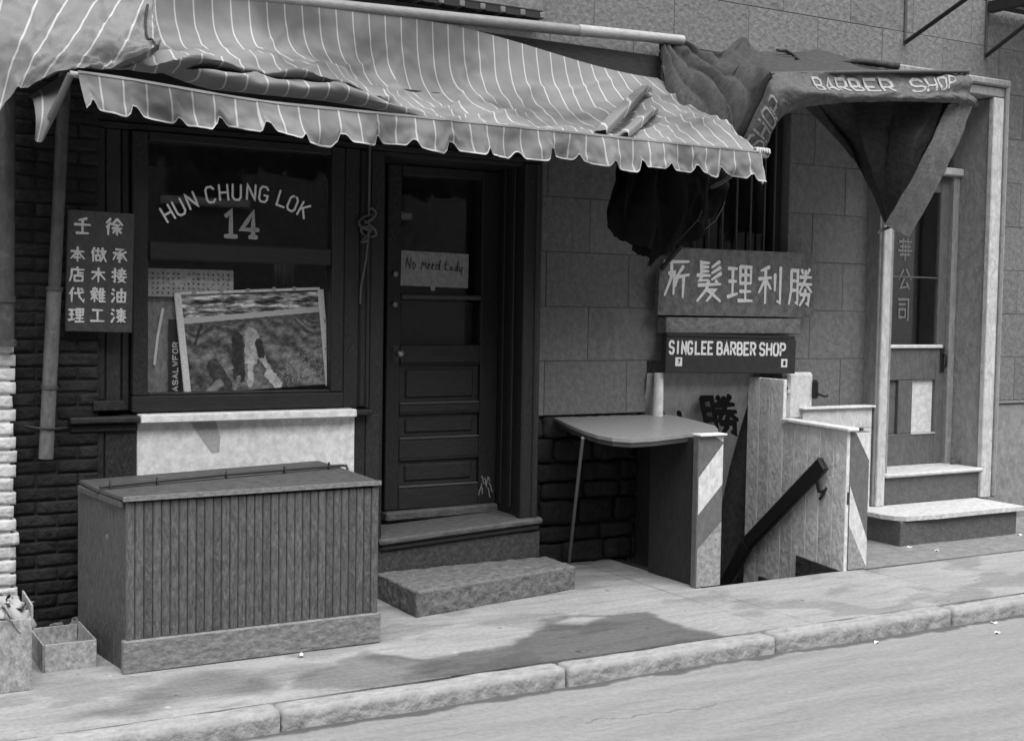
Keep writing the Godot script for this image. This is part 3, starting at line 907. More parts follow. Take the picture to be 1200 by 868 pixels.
func shop_front() -> void:
	var s := thing("shop_front", "dark painted timber shop front with large two pane window", "shop front", Vector3(-1.2, 0, 0.3))
	var w := mat("shop_wood", 0.021, 0.55, "paint", Vector3(3.0, 0.7, 3.0), "fine", 0.35)
	var w2 := mat("shop_wood_lighter", 0.028, 0.55, "paint", Vector3(2.6, 0.6, 2.6), "fine", 0.35)
	var hm := mat("shop_wood_across", 0.021, 0.55, "paint", Vector3(0.7, 3.0, 3.0), "fine", 0.35)
	# header behind the awning
	piece("header", -2.62, 0.22, 2.62, 2.95, 0.1, 0.31, hm, s)
	piece("header_moulding", -2.62, 0.22, 2.585, 2.618, 0.1, 0.33, hm, s)
	# boards left of the window
	var xs := [-2.50, -2.415, -2.33, -2.285]
	for k in 3:
		piece("board", xs[k] + 0.003, xs[k + 1] - 0.003, (1.12 if k > 0 else 1.18), 2.585, 0.2, [0.335, 0.32, 0.31][k], [w, w2, w][k], s, 0.006)
	piece("wood_block", -2.49, -2.33, 1.13, 1.18, 0.3, 0.40, w, s)
	# window frame
	var fr := part("window_frame", bevel_box(Vector3(1.19, 0.085, 0.1), 0.006), hm, s, Vector3(-1.69, 1.155, 0.3))
	piece("stile", -2.282, -2.2, 1.2, 2.58, 0.25, 0.35, w, fr, 0.006)
	piece("stile", -1.172, -1.1, 1.2, 2.58, 0.25, 0.35, w, fr, 0.006)
	piece("transom_bar", -2.198, -1.174, 1.915, 2.01, 0.25, 0.352, hm, fr, 0.01)
	piece("top_rail", -2.198, -1.174, 2.535, 2.582, 0.25, 0.345, hm, fr, 0.006)
	piece("bead", -2.198, -1.174, 1.199, 1.212, 0.26, 0.335, w2, fr, 0.003)
	var up := part("upper_pane", bevel_box(Vector3(1.026, 0.525, 0.006), 0.0), glass(), s, Vector3(-1.686, 2.2725, 0.31))
	part("lower_pane", bevel_box(Vector3(1.026, 0.703, 0.006), 0.0), glass(), s, Vector3(-1.686, 1.5635, 0.31))
	# gilt letters on an arc
	var gilt := mat("gilt_letter", 0.85, 0.6, "fine", Vector3(6, 6, 6))
	var text := "HUN CHUNG LOK"
	var pos := [-2.091, -2.03, -1.964, 0, -1.862, -1.789, -1.716, -1.635, -1.564, 0, -1.457, -1.397, -1.331]
	var high := [2.161, 2.196, 2.236, 0, 2.273, 2.289, 2.295, 2.3, 2.292, 0, 2.273, 2.25, 2.218]
	var lean := [0.55, 0.5, 0.42, 0, 0.2, 0.1, 0.0, -0.05, -0.15, 0, -0.3, -0.4, -0.5]
	for k in text.length():
		if text[k] == " ":
			continue
		var m := lettering(LETTER[text[k]], Vector2(0.046, 0.082), Vector2(6, 10), 0.0115)
		var turn := Basis(Vector3(0, 0, 1), lean[k])
		part("letter", m, gilt, up, Vector3(pos[k], high[k], 0.3135) + turn * Vector3(-0.023, 0.041, 0), turn)
	var gilt2 := mat("gilt_number", 0.34, 0.6, "fine", Vector3(6, 6, 6))
	for k in 2:
		var m := lettering(LETTER["14"[k]], Vector2(0.085, 0.135), Vector2(6, 10), 0.024)
		part("numeral", m, gilt2, up, Vector3([-1.79, -1.688][k], 2.19, 0.3135))
	# sill, marble and panels below
	var marble := mat("marble", 0.8, 0.45, "speck", Vector3(0.5, 0.5, 0.5))
	piece("marble_sill", -2.255, -1.043, 1.06, 1.105, 0.2, 0.425, marble, s, 0.006)
	piece("sill_end", -2.61, -2.257, 1.066, 1.1, 0.2, 0.43, w2, s, 0.008)
	piece("sill_end", -1.041, -0.94, 1.066, 1.098, 0.2, 0.42, w, s, 0.008)
	piece("marble_panel", -2.26, -1.03, 0.3, 1.058, 0.2, 0.36, marble, s, 0.004)
	flat_poly("stain", [Vector3(-1.98, 1.055, 0), Vector3(-1.84, 1.055, 0), Vector3(-1.815, 0.97, 0), Vector3(-1.82, 0.89, 0), Vector3(-1.86, 0.885, 0)], 0.3625, mat("marble_stain", 0.42, 0.7, "fine", Vector3(3, 3, 3)), s)
	piece("bulkhead_panel", -2.6, -2.43, 0.0, 1.064, 0.2, 0.37, w, s, 0.006)
	piece("bulkhead_panel", -2.425, -2.263, 0.0, 1.064, 0.2, 0.365, w2, s, 0.006)
	piece("bulkhead_trim", -2.6, -2.263, 1.02, 1.06, 0.2, 0.39, w, s, 0.006)
	piece("bulkhead_base", -2.26, -1.03, 0.0, 0.298, 0.2, 0.36, w, s, 0.006)
	piece("bulkhead_panel", -1.028, -0.965, 0.0, 1.064, 0.2, 0.36, w, s, 0.005)
	piece("bulkhead_panel", -0.96, -0.87, 0.0, 1.064, 0.2, 0.355, w2, s, 0.005)
	# pilaster between window and door
	piece("pilaster", -1.097, -1.0, 1.1, 2.584, 0.2, 0.335, w, s, 0.008)
	piece("pilaster", -0.994, -0.94, 1.1, 2.584, 0.2, 0.325, w2, s, 0.014)
	piece("pilaster", -0.935, -0.84, 0.3, 2.584, -0.1, 0.33, w, s, 0.01)
	piece("pilaster", -0.955, -0.937, 1.1, 2.584, 0.2, 0.345, w2, s, 0.006)
	# door casing, right side, with its splayed jamb
	piece("door_casing", 0.1, 0.205, 0.36, 2.584, 0.26, 0.325, w, s, 0.01)
	piece("door_casing", 0.175, 0.215, 0.36, 2.584, 0.2, 0.345, w2, s, 0.012)
	piece("door_jamb", 0.131, 0.2, 0.36, 2.584, -0.1, 0.258, w, s, 0.006)
	piece("jamb_moulding", 0.118, 0.133, 0.43, 2.584, 0.11, 0.16, w2, s, 0.006)
	piece("jamb_moulding", 0.122, 0.133, 0.43, 2.584, -0.02, 0.03, w, s, 0.005)
	piece("door_head", -0.84, 0.13, 2.56, 2.585, -0.1, 0.3, hm, s, 0.004)
	# the sagging wooden step and its sill
	var sm := mat("worn_step", 0.13, 0.8, "grime", Vector3(0.8, 2.5, 2.5), "rough", 0.5)
	var tilt := Basis(Vector3(0, 0, 1), 0.05)
	piece("step_tread", -0.87, 0.24, 0.325, 0.365, -0.06, 0.375, sm, s, 0.012, tilt)
	piece("step_moulding", -0.86, 0.23, 0.285, 0.322, 0.2, 0.355, w2, s, 0.012, tilt)
	piece("step_riser", -0.87, 0.24, 0.0, 0.3, 0.2, 0.335, mat("riser_paint", 0.07, 0.7, "grime", Vector3(1.5, 1.0, 1.5), "fine", 0.4), s, 0.006)
	piece("threshold", -0.66, 0.13, 0.37, 0.428, -0.12, 0.0, sm, s, 0.012, Basis(Vector3(0, 0, 1), 0.01))
	# the room behind
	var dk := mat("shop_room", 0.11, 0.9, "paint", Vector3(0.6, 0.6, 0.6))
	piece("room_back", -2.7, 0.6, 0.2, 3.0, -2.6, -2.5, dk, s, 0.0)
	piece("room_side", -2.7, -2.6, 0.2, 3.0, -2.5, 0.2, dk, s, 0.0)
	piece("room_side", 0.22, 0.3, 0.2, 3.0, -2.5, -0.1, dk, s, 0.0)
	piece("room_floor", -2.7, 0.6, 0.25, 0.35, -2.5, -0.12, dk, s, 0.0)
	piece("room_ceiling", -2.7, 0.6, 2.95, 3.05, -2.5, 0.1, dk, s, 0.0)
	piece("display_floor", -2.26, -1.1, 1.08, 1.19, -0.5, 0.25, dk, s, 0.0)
	var curtain := mat("window_curtain", 0.10, 0.9, "grime", Vector3(6.0, 0.5, 1.0))
	var cm := sheet(func(u: float, v: float) -> Vector3: return Vector3(-1.42 + 0.11 * u, 1.95 - 0.75 * v, 0.08 + 0.02 * sin(u * 14.0)), 16, 3, Vector3.ZERO)
	part("curtain", cm, curtain, s)
	# ground stone step in front
	var st := thing("stone_step", "rough hewn low granite step in front of the shop door", "step", Vector3(-0.3, 0, 0.6))
	part("step_block", rough_block(Vector3(1.17, 0.15, 0.56), 0.011, Vector3i(80, 14, 36), 0.007, Vector3(2, 5, 1), 9.0, 0.4), mat("granite", 0.20, 0.9, "grime", Vector3(1.2, 1.2, 1.2), "rough", 0.9), st, Vector3(-0.305, 0.068, 0.63))


func shop_door() -> void:
	var d := thing("shop_door", "dark panelled shop door with glazed upper half", "door", Vector3(-0.26, 0.43, -0.05))
	var w := mat("door_paint", 0.024, 0.5, "paint", Vector3(2.5, 0.8, 2.5), "fine", 0.3)
	var hw := mat("door_paint_across", 0.028, 0.5, "paint", Vector3(0.8, 2.5, 2.5), "fine", 0.3)
	piece("stile", -0.655, -0.562, 0.43, 2.555, -0.09, -0.045, w, d, 0.005)
	piece("stile", 0.004, 0.129, 0.43, 2.555, -0.09, -0.045, w, d, 0.005)
	for r in [[0.43, 0.56], [0.745, 0.862], [1.032, 1.08], [1.34, 1.452], [2.495, 2.555]]:
		piece("rail", -0.56, 0.002, r[0], r[1], -0.088, -0.046, hw, d, 0.005)
	for p in [[0.56, 0.745], [0.862, 1.032], [1.08, 1.34]]:
		var q := piece("panel", -0.555, -0.003, p[0], p[1], -0.085, -0.066, hw, d, 0.0)
		piece("raised_field", -0.52, -0.04, p[0] + 0.04, p[1] - 0.035, -0.08, -0.054, hw, q, 0.012)
		piece("moulding", -0.56, 0.002, p[0], p[0] + 0.016, -0.08, -0.04, mat("door_edge_worn", 0.10, 0.6, "grime", Vector3(2, 6, 6)), q, 0.01)
		piece("moulding", -0.56, 0.002, p[1] - 0.012, p[1], -0.08, -0.042, hw, q, 0.006)
	piece("glazing_bar", -0.56, 0.002, 1.737, 1.768, -0.085, -0.035, mat("bar_worn", 0.11, 0.5, "grime", Vector3(3, 6, 6)), d, 0.01)
	piece("glass_pane", -0.56, 0.002, 1.77, 2.493, -0.072, -0.067, glass(), d, 0.0)
	piece("glass_pane", -0.56, 0.002, 1.454, 1.735, -0.072, -0.067, glass(), d, 0.0)
	piece("mail_slot", -0.34, -0.2, 1.39, 1.415, -0.05, -0.042, mat("slot_iron", 0.02, 0.5), d, 0.003)
	var brass := mat("brass", 0.30, 0.3)
	brass.metallic = 0.8
	var knob := tube("knob", [Vector3(-0.59, 1.40, -0.045), Vector3(-0.59, 1.40, -0.01)], 0.012, brass, d, 0.012, 12)
	var st := SurfaceTool.new()
	st.begin(Mesh.PRIMITIVE_TRIANGLES)
	var ball := SphereMesh.new()
	ball.radius = 0.03
	ball.height = 0.05
	ball.radial_segments = 20
	ball.rings = 10
	part("knob_ball", ball, brass, knob, Vector3(-0.59, 1.40, 0.01))
	piece("key_plate", -0.61, -0.57, 1.34, 1.45, -0.05, -0.041, mat("plate", 0.06, 0.4), d, 0.004)
	for yy in [1.885, 1.70]:
		tube("lock", [Vector3(-0.605, yy, -0.05), Vector3(-0.605, yy, -0.028)], 0.02, brass, d, 0.016, 16)
	# chipped paint at the foot
	var chip := mat("chipped_wood", 0.26, 0.9)
	for k in 9:
		var x := 0.02 + rng.randf() * 0.06
		var y := 0.47 + rng.randf() * 0.11
		var m := lettering("0 0 1 4 .4 7 1.2 10", Vector2(0.012, 0.03 + 0.05 * rng.randf()), Vector2(2, 10), 0.006)
		part("paint_chip", m, chip, d, Vector3(x, y + 0.04, -0.0445), Basis(Vector3(0, 0, 1), rng.randf_range(-0.4, 0.4)))
	# curtain and odds behind the lower glass
	piece("inner_curtain", -0.56, -0.0, 1.45, 1.72, -0.18, -0.16, mat("dark_curtain", 0.03, 0.9), d, 0.0)


# ---------- entrance on the right ----------

func side_entrance() -> void:
	var f := thing("timber_surround", "pale painted timber door surround of the right hand entrance", "door frame", Vector3(3.98, 0.22, 0.1))
	var pale := mat("pale_paint", 0.6, 0.6, "paint", Vector3(1.5, 0.5, 1.5), "fine", 0.25)
	var mid := mat("mid_paint", 0.26, 0.6, "paint", Vector3(1.5, 0.5, 1.5), "fine", 0.25)
	var mid2 := mat("reveal_paint", 0.32, 0.6, "paint", Vector3(1.2, 0.5, 1.2), "fine", 0.25)
	piece("post", 3.34, 3.425, 0.225, 3.42, -0.1, 0.15, pale, f, 0.006)
	piece("post_edge", 3.316, 3.338, 0.225, 3.5, -0.05, 0.13, mid, f, 0.006)
	piece("post", 4.5, 4.62, 0.225, 3.42, 0.1, 0.15, pale, f, 0.006)
	piece("post_moulding", 4.623, 4.66, 0.225, 3.56, -0.05, 0.175, mid2, f, 0.012)
	piece("head", 3.34, 4.62, 3.425, 3.5, -0.1, 0.15, mid2, f, 0.006)
	piece("head_moulding", 3.3, 4.66, 3.503, 3.56, -0.1, 0.18, mid2, f, 0.012)
	piece("side_reveal", 4.52, 4.6, 0.46, 3.42, -0.3, 0.098, mid2, f, 0.004)
	piece("door_stop", 4.45, 4.518, 0.46, 2.84, -0.27, -0.17, mid2, f, 0.012)
	piece("side_reveal", 3.43, 3.5, 0.46, 3.42, -0.3, 0.098, mid2, f, 0.004)
	piece("transom", 3.5, 4.52, 2.82, 2.88, -0.29, -0.14, pale, f, 0.008)
	piece("transom_light", 3.5, 4.52, 2.88, 3.42, -0.26, -0.255, glass(), f, 0.0)
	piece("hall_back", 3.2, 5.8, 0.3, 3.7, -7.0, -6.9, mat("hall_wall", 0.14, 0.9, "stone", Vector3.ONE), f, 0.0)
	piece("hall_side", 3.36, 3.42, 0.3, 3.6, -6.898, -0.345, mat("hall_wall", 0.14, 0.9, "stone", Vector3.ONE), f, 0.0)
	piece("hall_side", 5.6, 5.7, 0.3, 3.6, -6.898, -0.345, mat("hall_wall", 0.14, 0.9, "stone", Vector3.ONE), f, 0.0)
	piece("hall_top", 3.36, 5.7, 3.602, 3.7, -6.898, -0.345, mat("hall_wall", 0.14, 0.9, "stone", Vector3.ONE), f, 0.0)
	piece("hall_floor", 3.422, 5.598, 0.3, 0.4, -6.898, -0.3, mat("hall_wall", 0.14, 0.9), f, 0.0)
	var knot := mat("rag", 0.15, 0.9, "grime", Vector3(5, 5, 5))
	part("wedge", rough_block(Vector3(0.09, 0.05, 0.05), 0.02, Vector3i(6, 5, 5), 0.02, Vector3(9, 3, 3), 12.0), knot, f, Vector3(4.49, 0.485, -0.11))

	var d := thing("entrance_door", "grey door with tall dark glass and two pale lower panels", "door", Vector3(3.98, 0.47, -0.22))
	var g := mat("grey_door", 0.14, 0.55, "paint", Vector3(1.5, 0.6, 1.5), "fine", 0.25)
	var z0 := -0.26
	var z1 := -0.215
	piece("stile", 3.5, 3.6, 0.47, 2.818, z0, z1, g, d, 0.005)
	piece("stile", 4.35, 4.448, 0.47, 2.818, z0, z1, mat("grey_stile", 0.15, 0.55, "paint", Vector3(1.5, 0.6, 1.5), "fine", 0.25), d, 0.005)
	piece("bottom_rail", 3.602, 4.348, 0.47, 0.725, z0, z1 - 0.001, g, d, 0.005)
	piece("lock_rail", 3.602, 4.348, 1.16, 1.415, z0, z1 - 0.001, g, d, 0.005)
	piece("top_rail", 3.602, 4.348, 2.68, 2.818, z0, z1 - 0.001, g, d, 0.005)
	piece("mullion", 3.93, 4.09, 0.727, 1.158, z0, z1 - 0.002, g, d, 0.005)
	var wp := mat("white_panel", 0.75, 0.6, "fine", Vector3(1, 1, 1))
	piece("lower_panel", 4.092, 4.348, 0.727, 1.158, z0, z1 - 0.03, wp, d, 0.002)
	piece("lower_panel", 3.602, 3.928, 0.727, 1.158, z0, z1 - 0.03, g, d, 0.002)
	piece("panel_ledge", 4.08, 4.36, 0.715, 0.728, z1 - 0.03, z1 + 0.008, mat("pale_ledge", 0.4, 0.6), d, 0.003)
	piece("glass_ledge", 3.6, 4.4, 1.417, 1.445, z0, z1 + 0.025, wp, d, 0.006)
	var pane := piece("glass_pane", 3.602, 4.348, 1.447, 2.678, -0.242, -0.237, glass(), d, 0.0)
	piece("glazing_bar", 3.602, 4.348, 1.985, 1.995, -0.25, -0.23, mat("thin_bar", 0.12, 0.5), d, 0.002)
	var cm := mat("glass_paint", 0.20, 0.7, "fine", Vector3(5, 5, 5))
	glyph("hua", 3.89, 2.30, -0.2365, Vector2(0.17, 0.18), 0.016, cm, pane)
	glyph("gon", 3.90, 2.06, -0.2365, Vector2(0.16, 0.18), 0.016, cm, pane)
	glyph("si", 3.90, 1.83, -0.2365, Vector2(0.15, 0.2), 0.016, cm, pane)
	var iron := mat("door_iron", 0.025, 0.45)
	var plate := piece("lock_plate", 4.39, 4.435, 1.22, 1.42, z1, z1 + 0.012, iron, d, 0.004)
	tube("handle", [Vector3(4.41, 1.25, z1 + 0.01), Vector3(4.41, 1.27, z1 + 0.05), Vector3(4.41, 1.36, z1 + 0.05), Vector3(4.41, 1.38, z1 + 0.01)], 0.01, iron, plate, -1.0, 8)

	var s := thing("entrance_steps", "two painted steps with pale treads below the right hand door", "steps", Vector3(3.8, 0, 0.3))
	var tread := mat("pale_tread", 0.6, 0.75, "fine", Vector3(0.8, 0.8, 0.8), "fine", 0.3)
	var riser := mat("step_paint", 0.12, 0.7, "paint", Vector3(1.2, 1.2, 1.2), "fine", 0.3)
	piece("lower_riser", 3.16, 4.42, 0.0, 0.192, 0.0, 0.565, riser, s, 0.006)
	piece("upper_riser", 3.43, 4.5, 0.226, 0.438, -0.25, 0.125, riser, s, 0.006)
	var o := [Vector3(3.11, 0, 0.0), Vector3(3.11, 0, 0.42), Vector3(3.14, 0, 0.52), Vector3(3.2, 0, 0.58), Vector3(3.5, 0, 0.605), Vector3(4.0, 0, 0.60), Vector3(4.47, 0, 0.605), Vector3(4.47, 0, 0.0)]
	part("lower_tread", prism(o, 0.0, 0.032), tread, s, Vector3(0, 0.193, 0))
	piece("upper_tread", 3.426, 4.515, 0.439, 0.469, -0.25, 0.16, tread, s, 0.01)


# ---------- cellar stair of the barber ----------

func stair_enclosure() -> void:
	var e := thing("stair_enclosure", "timber walled cellar stairway with diagonally striped end posts", "stairway", Vector3(1.65, 0, 0.5))
	var board := mat("pale_board", 0.76, 0.55, "paint", Vector3(1.2, 0.5, 1.2), "fine", 0.3)
	var board2 := mat("pale_board_b", 0.68, 0.55, "paint", Vector3(1.2, 0.5, 1.2), "fine", 0.3)
	var board3 := mat("pale_board_c", 0.82, 0.55, "paint", Vector3(1.2, 0.5, 1.2), "fine", 0.3)
	var dark := mat("enclosure_dark", 0.035, 0.7, "paint", Vector3(2.0, 0.6, 2.0), "fine", 0.3)
	var shade := mat("enclosure_grey", 0.32, 0.6, "paint", Vector3(1.4, 0.5, 1.4), "fine", 0.3)
	# left wall
	piece("side_wall", 0.985, 1.02, 0.0, 0.915, 0.46, 0.965, dark, e, 0.004)
	piece("side_wall", 1.2, 1.228, -0.8, 0.9, 0.0, 0.46, dark, e, 0.004)
	piece("pit_wall", 1.03, 1.1, -0.8, -0.01, 0.0, 0.99, dark, e, 0.0)
	# right wall boards
	var z := 0.01
	var k := 0
	var widths := [0.13, 0.11, 0.14, 0.12, 0.13, 0.12, 0.13, 0.12]
	var mats := [board, board2, board3, board2, board, board3, board2, board]
	while k < 8:
		var top: float = 1.225 if z < 0.36 else 0.925
		piece("wall_board", 2.17, 2.2, -1.0, top, z, z + widths[k] - 0.003, mats[k], e, 0.004)
		z += widths[k]
		k += 1
	# cap on the right wall, front posts
	piece("cap_rail", 2.14, 2.24, 0.93, 0.952, 0.40, 1.045, board3, e, 0.005, Basis(Vector3(1, 0, 0), 0.02))
	striped_post(e, 0.955, 1.15, 0.93, 0.97, 1)
	striped_post(e, 2.2, 2.375, 0.915, 0.985, -1)
	piece("post_cap", 0.95, 1.158, 0.932, 0.945, 0.93, 1.02, board3, e, 0.004)
	tube("latch", [Vector3(2.19, 0.44, 1.0), Vector3(2.19, 0.52, 1.0)], 0.012, dark, e, -1.0, 6)
	# soffit sloping down into the cellar
	var st := SurfaceTool.new()
	st.begin(Mesh.PRIMITIVE_TRIANGLES)
	var prof := [Vector2(0.03, 1.262), Vector2(0.02, 1.15), Vector2(-0.02, 1.02), Vector2(-0.1, 0.82), Vector2(-0.2, 0.55), Vector2(-0.3, 0.2), Vector2(-0.42, -0.2), Vector2(-0.7, -0.5)]
	for i in prof.size():
		for x in [1.26, 2.195]:
			st.add_vertex(Vector3(x, prof[i].y, prof[i].x))
	for i in prof.size() - 1:
		for q in [0, 1, 3, 0, 3, 2]:
			st.add_index(i * 2 + q)
	st.generate_normals()
	var sof := part("soffit", st.commit(), shade, e)
	var ink := mat("ink", 0.006, 0.95, "", Vector3.ONE, "", 1.0, 0.1)
	var tilt := Basis(Vector3(1, 0, 0), -0.33)
	part("character", lettering(GLYPH["sheng"], Vector2(0.34, 0.30), Vector2(10, 10), 0.044, true), ink, sof, Vector3(1.68, 1.105, 0.035), tilt)
	part("character", lettering(GLYPH["lee"], Vector2(0.3, 0.28), Vector2(10, 10), 0.038, true), ink, sof, Vector3(1.27, 1.0, 0.02), tilt)
	# stairs
	var stm := mat("stair_wood", 0.06, 0.8, "grime", Vector3(1.2, 1.2, 1.2), "rough", 0.4)
	for n in 8:
		piece("stair", 1.1, 2.168, -0.24 - 0.2 * n, -0.19 - 0.2 * n, 0.74 - 0.25 * n, 1.0 - 0.25 * n, stm, e, 0.008)
		piece("stair_riser", 1.1, 2.168, -0.44 - 0.2 * n, -0.242 - 0.2 * n, 0.72 - 0.25 * n, 0.745 - 0.25 * n, stm, e, 0.002)
	piece("pit_front", 1.0, 2.34, -0.6, -0.012, 0.985, 1.03, mat("pit_concrete", 0.12, 0.9, "stone", Vector3.ONE), e, 0.0)
	for q in [[Vector3(0, 0.028, 0.575), Vector3(0, -0.202, 0.575), Vector3(0, -0.209, 0.824), Vector3(0, -0.108, 1.040), Vector3(0, -0.005, 1.021)], [Vector3(0, -0.186, 0.197), Vector3(0, -0.340, 0.194), Vector3(0, -0.290, 0.433), Vector3(0, -0.198, 0.412)]]:
		var sk := SurfaceTool.new()
		sk.begin(Mesh.PRIMITIVE_TRIANGLES)
		var near := []
		var far := []
		for v in q:
			near.append(v)
			far.append(v + Vector3(0.018, 0, 0))
		face(sk, near, Vector3(-1, 0, 0))
		face(sk, far, Vector3(1, 0, 0))
		for m in q.size():
			var n: int = (m + 1) % q.size()
			face(sk, [near[m], near[n], far[n], far[m]], (near[m] + near[n]) * 0.5 - near[2].lerp(near[0], 0.5))
		part("skirting_board", sk.commit(), stm, e, Vector3(2.15, 0, 0))
	# handrail
	var rail := mat("rail_paint", 0.018, 0.45)
	var a := Vector3(2.11, 0.70, 0.86)
	var b := Vector3(2.11, 0.04, 0.12)
	var l := (a - b).length()
	var dir := (a - b).normalized()
	part("handrail", bevel_box(Vector3(0.05, 0.105, l), 0.012), rail, e, (a + b) * 0.5, Basis(Vector3(1, 0, 0), -asin(dir.y)))
	var c := Vector3(2.11, -0.75, -0.42)
	var l2 := (b - c).length()
	part("handrail", bevel_box(Vector3(0.048, 0.105, l2), 0.012), rail, e, (b + c) * 0.5, Basis(Vector3(1, 0, 0), -asin((b - c).normalized().y)))
	tube("rail_bracket", [Vector3(2.17, 0.5, 0.8), Vector3(2.13, 0.5, 0.8), Vector3(2.115, 0.56, 0.8), Vector3(2.11, 0.62, 0.79)], 0.012, rail, e, -1.0, 8)
	tube("rail_bracket", [Vector3(2.17, 0.53, 0.83), Vector3(2.14, 0.47, 0.82), Vector3(2.15, 0.45, 0.79)], 0.01, rail, e, -1.0, 8)
	# white enamelled corner plates and the lamp between
	var enamel := mat("white_enamel", 0.75, 0.35, "fine", Vector3(1, 1, 1))
	piece("corner_plate", 2.475, 2.72, 0.91, 1.255, 0.02, 0.1, enamel, e, 0.02)
	tube("corner_plate", [Vector3(1.325, 0.97, 0.07), Vector3(1.325, 1.1, 0.075), Vector3(1.328, 1.265, 0.07)], 0.038, enamel, e, 0.032, 14)
	piece("plate_bracket", 2.7, 2.74, 1.06, 1.2, 0.08, 0.14, rail, e, 0.015)
	tube("plate_hook", [Vector3(2.72, 1.1, 0.14), Vector3(2.77, 1.08, 0.16), Vector3(2.8, 1.085, 0.16)], 0.01, rail, e, -1.0, 6)
	var lamp := tube("hanging_fitting", [Vector3(2.3, 1.19, 0.09), Vector3(2.38, 1.16, 0.1), Vector3(2.44, 1.13, 0.1)], 0.05, rail, e, 0.03, 14)
	var bulb := SphereMesh.new()
	bulb.radius = 0.022
	bulb.height = 0.044
	part("fitting_end", bulb, mat("tin", 0.5, 0.3), lamp, Vector3(2.455, 1.115, 0.11))
	# panel against the wall, right of the stair
	var p := thing("wall_barrier", "grey wooden barrier with pale diagonal stripe between stairway and entrance", "barrier", Vector3(3.0, 0, 0.15))
	piece("top_board", 2.6, 3.3, 0.83, 0.98, 0.06, 0.12, board2, p, 0.005)
	piece("top_cap", 2.58, 3.31, 0.983, 1.0, 0.04, 0.15, board3, p, 0.005)
	piece("end_post", 3.22, 3.30, 0.01, 0.828, 0.06, 0.12, board2, p, 0.005)
	piece("infill_panel", 2.6, 3.218, 0.01, 0.828, 0.06, 0.085, shade, p, 0.003)
	var stripe := mat("stripe_white", 0.7, 0.55, "paint", Vector3(1.5, 1.5, 1.5))
	var q := [Vector3(2.74, 0.826, 0), Vector3(2.98, 0.826, 0), Vector3(3.216, 0.52, 0), Vector3(3.216, 0.3, 0)]
	flat_poly("painted_stripe", q, 0.088, stripe, p)
	flat_poly("painted_stripe", [Vector3(2.62, 0.5, 0), Vector3(3.1, 0.012, 0), Vector3(2.9, 0.012, 0), Vector3(2.62, 0.28, 0)], 0.088, stripe, p)
	flat_poly("painted_stripe", [Vector3(3.1, 0.826, 0), Vector3(3.216, 0.826, 0), Vector3(3.216, 0.68, 0)], 0.088, mat("stripe_black", 0.015, 0.6), p)
	# table leaning on the left wall
	var t := thing("side_table", "grey topped shelf table with rounded corner beside the stairway", "table", Vector3(0.8, 0, 0.5))
	var outline := [Vector3(0.548, 0.971, -0.065), Vector3(0.493, 0.960, 0.150), Vector3(0.435, 0.949, 0.373), Vector3(0.386, 0.939, 0.586), Vector3(0.369, 0.930, 0.761), Vector3(0.394, 0.924, 0.888), Vector3(0.478, 0.920, 0.960), Vector3(0.640, 0.920, 0.951), Vector3(0.918, 0.924, 0.880), Vector3(1.170, 0.928, 0.795), Vector3(1.314, 0.931, 0.735), Vector3(1.410, 0.939, 0.582), Vector3(1.437, 0.951, 0.342), Vector3(1.455, 0.961, 0.132), Vector3(1.431, 0.966, 0.038)]
	part("table_top", prism(outline, -0.012, 0.008), mat("table_laminate", 0.27, 0.35, "fine", Vector3(1.2, 1.2, 1.2)), t)
	var inner := []
	for v in outline:
		inner.append(v + (Vector3(0.85, v.y, 0.5) - v) * 0.012)
	part("table_edge", prism(inner, -0.04, -0.0125), mat("table_edge", 0.05, 0.4), t)
	tube("table_leg", [Vector3(0.366, 0.908, 0.609), Vector3(0.659, 0.0, 0.02)], 0.011, mat("leg_iron", 0.16, 0.4), t, -1.0, 10)


func flat_poly(called: String, pts: Array, z: float, m: Material, parent: Node) -> void:
	var st := SurfaceTool.new()
	st.begin(Mesh.PRIMITIVE_TRIANGLES)
	face(st, pts, Vector3(0, 0, 1))
	part(called, st.commit(), m, parent, Vector3(0, 0, z))


func striped_post(parent: Node, x0: float, x1: float, y1: float, z: float, way: int) -> void:
	var grey_paint := mat("post_grey", 0.16, 0.4, "paint", Vector3(2.0, 1.0, 2.0))
	var white := mat("post_white", 0.72, 0.4, "paint", Vector3(2.0, 1.0, 2.0))
	var pale := mat("post_pale", 0.40, 0.45, "grime", Vector3(1.6, 1.6, 1.6))
	var post := piece("end_post", x0, x1, 0.0, y1, z - 0.03, z + 0.022, grey_paint, parent, 0.004)
	var f := z + 0.0245
	var a := x0 + 0.005
	var b := x1 - 0.005
	if way > 0:
		flat_poly("painted_stripe", [Vector3(a, 0.45, 0), Vector3(b, 0.63, 0), Vector3(b, 0.88, 0), Vector3(a, 0.68, 0)], f, white, post)
		flat_poly("painted_stripe", [Vector3(a, 0.006, 0), Vector3(b, 0.006, 0), Vector3(b, 0.4, 0), Vector3(a, 0.24, 0)], f, pale, post)
		flat_poly("painted_stripe", [Vector3(b - 0.06, y1 - 0.005, 0), Vector3(b, y1 - 0.005, 0), Vector3(b, 0.89, 0)], f, white, post)
	else:
		flat_poly("painted_stripe", [Vector3(a, 0.3, 0), Vector3(a, 0.56, 0), Vector3(b, 0.2, 0), Vector3(b, 0.01, 0)], f, white, post)
		flat_poly("painted_stripe", [Vector3(a, 0.006, 0), Vector3(a, 0.295, 0), Vector3(b, 0.007, 0)], f, pale, post)
		flat_poly("painted_stripe", [Vector3(a + 0.04, y1 - 0.005, 0), Vector3(b, y1 - 0.005, 0), Vector3(b, 0.72, 0)], f, white, post)


# ---------- across the street ----------

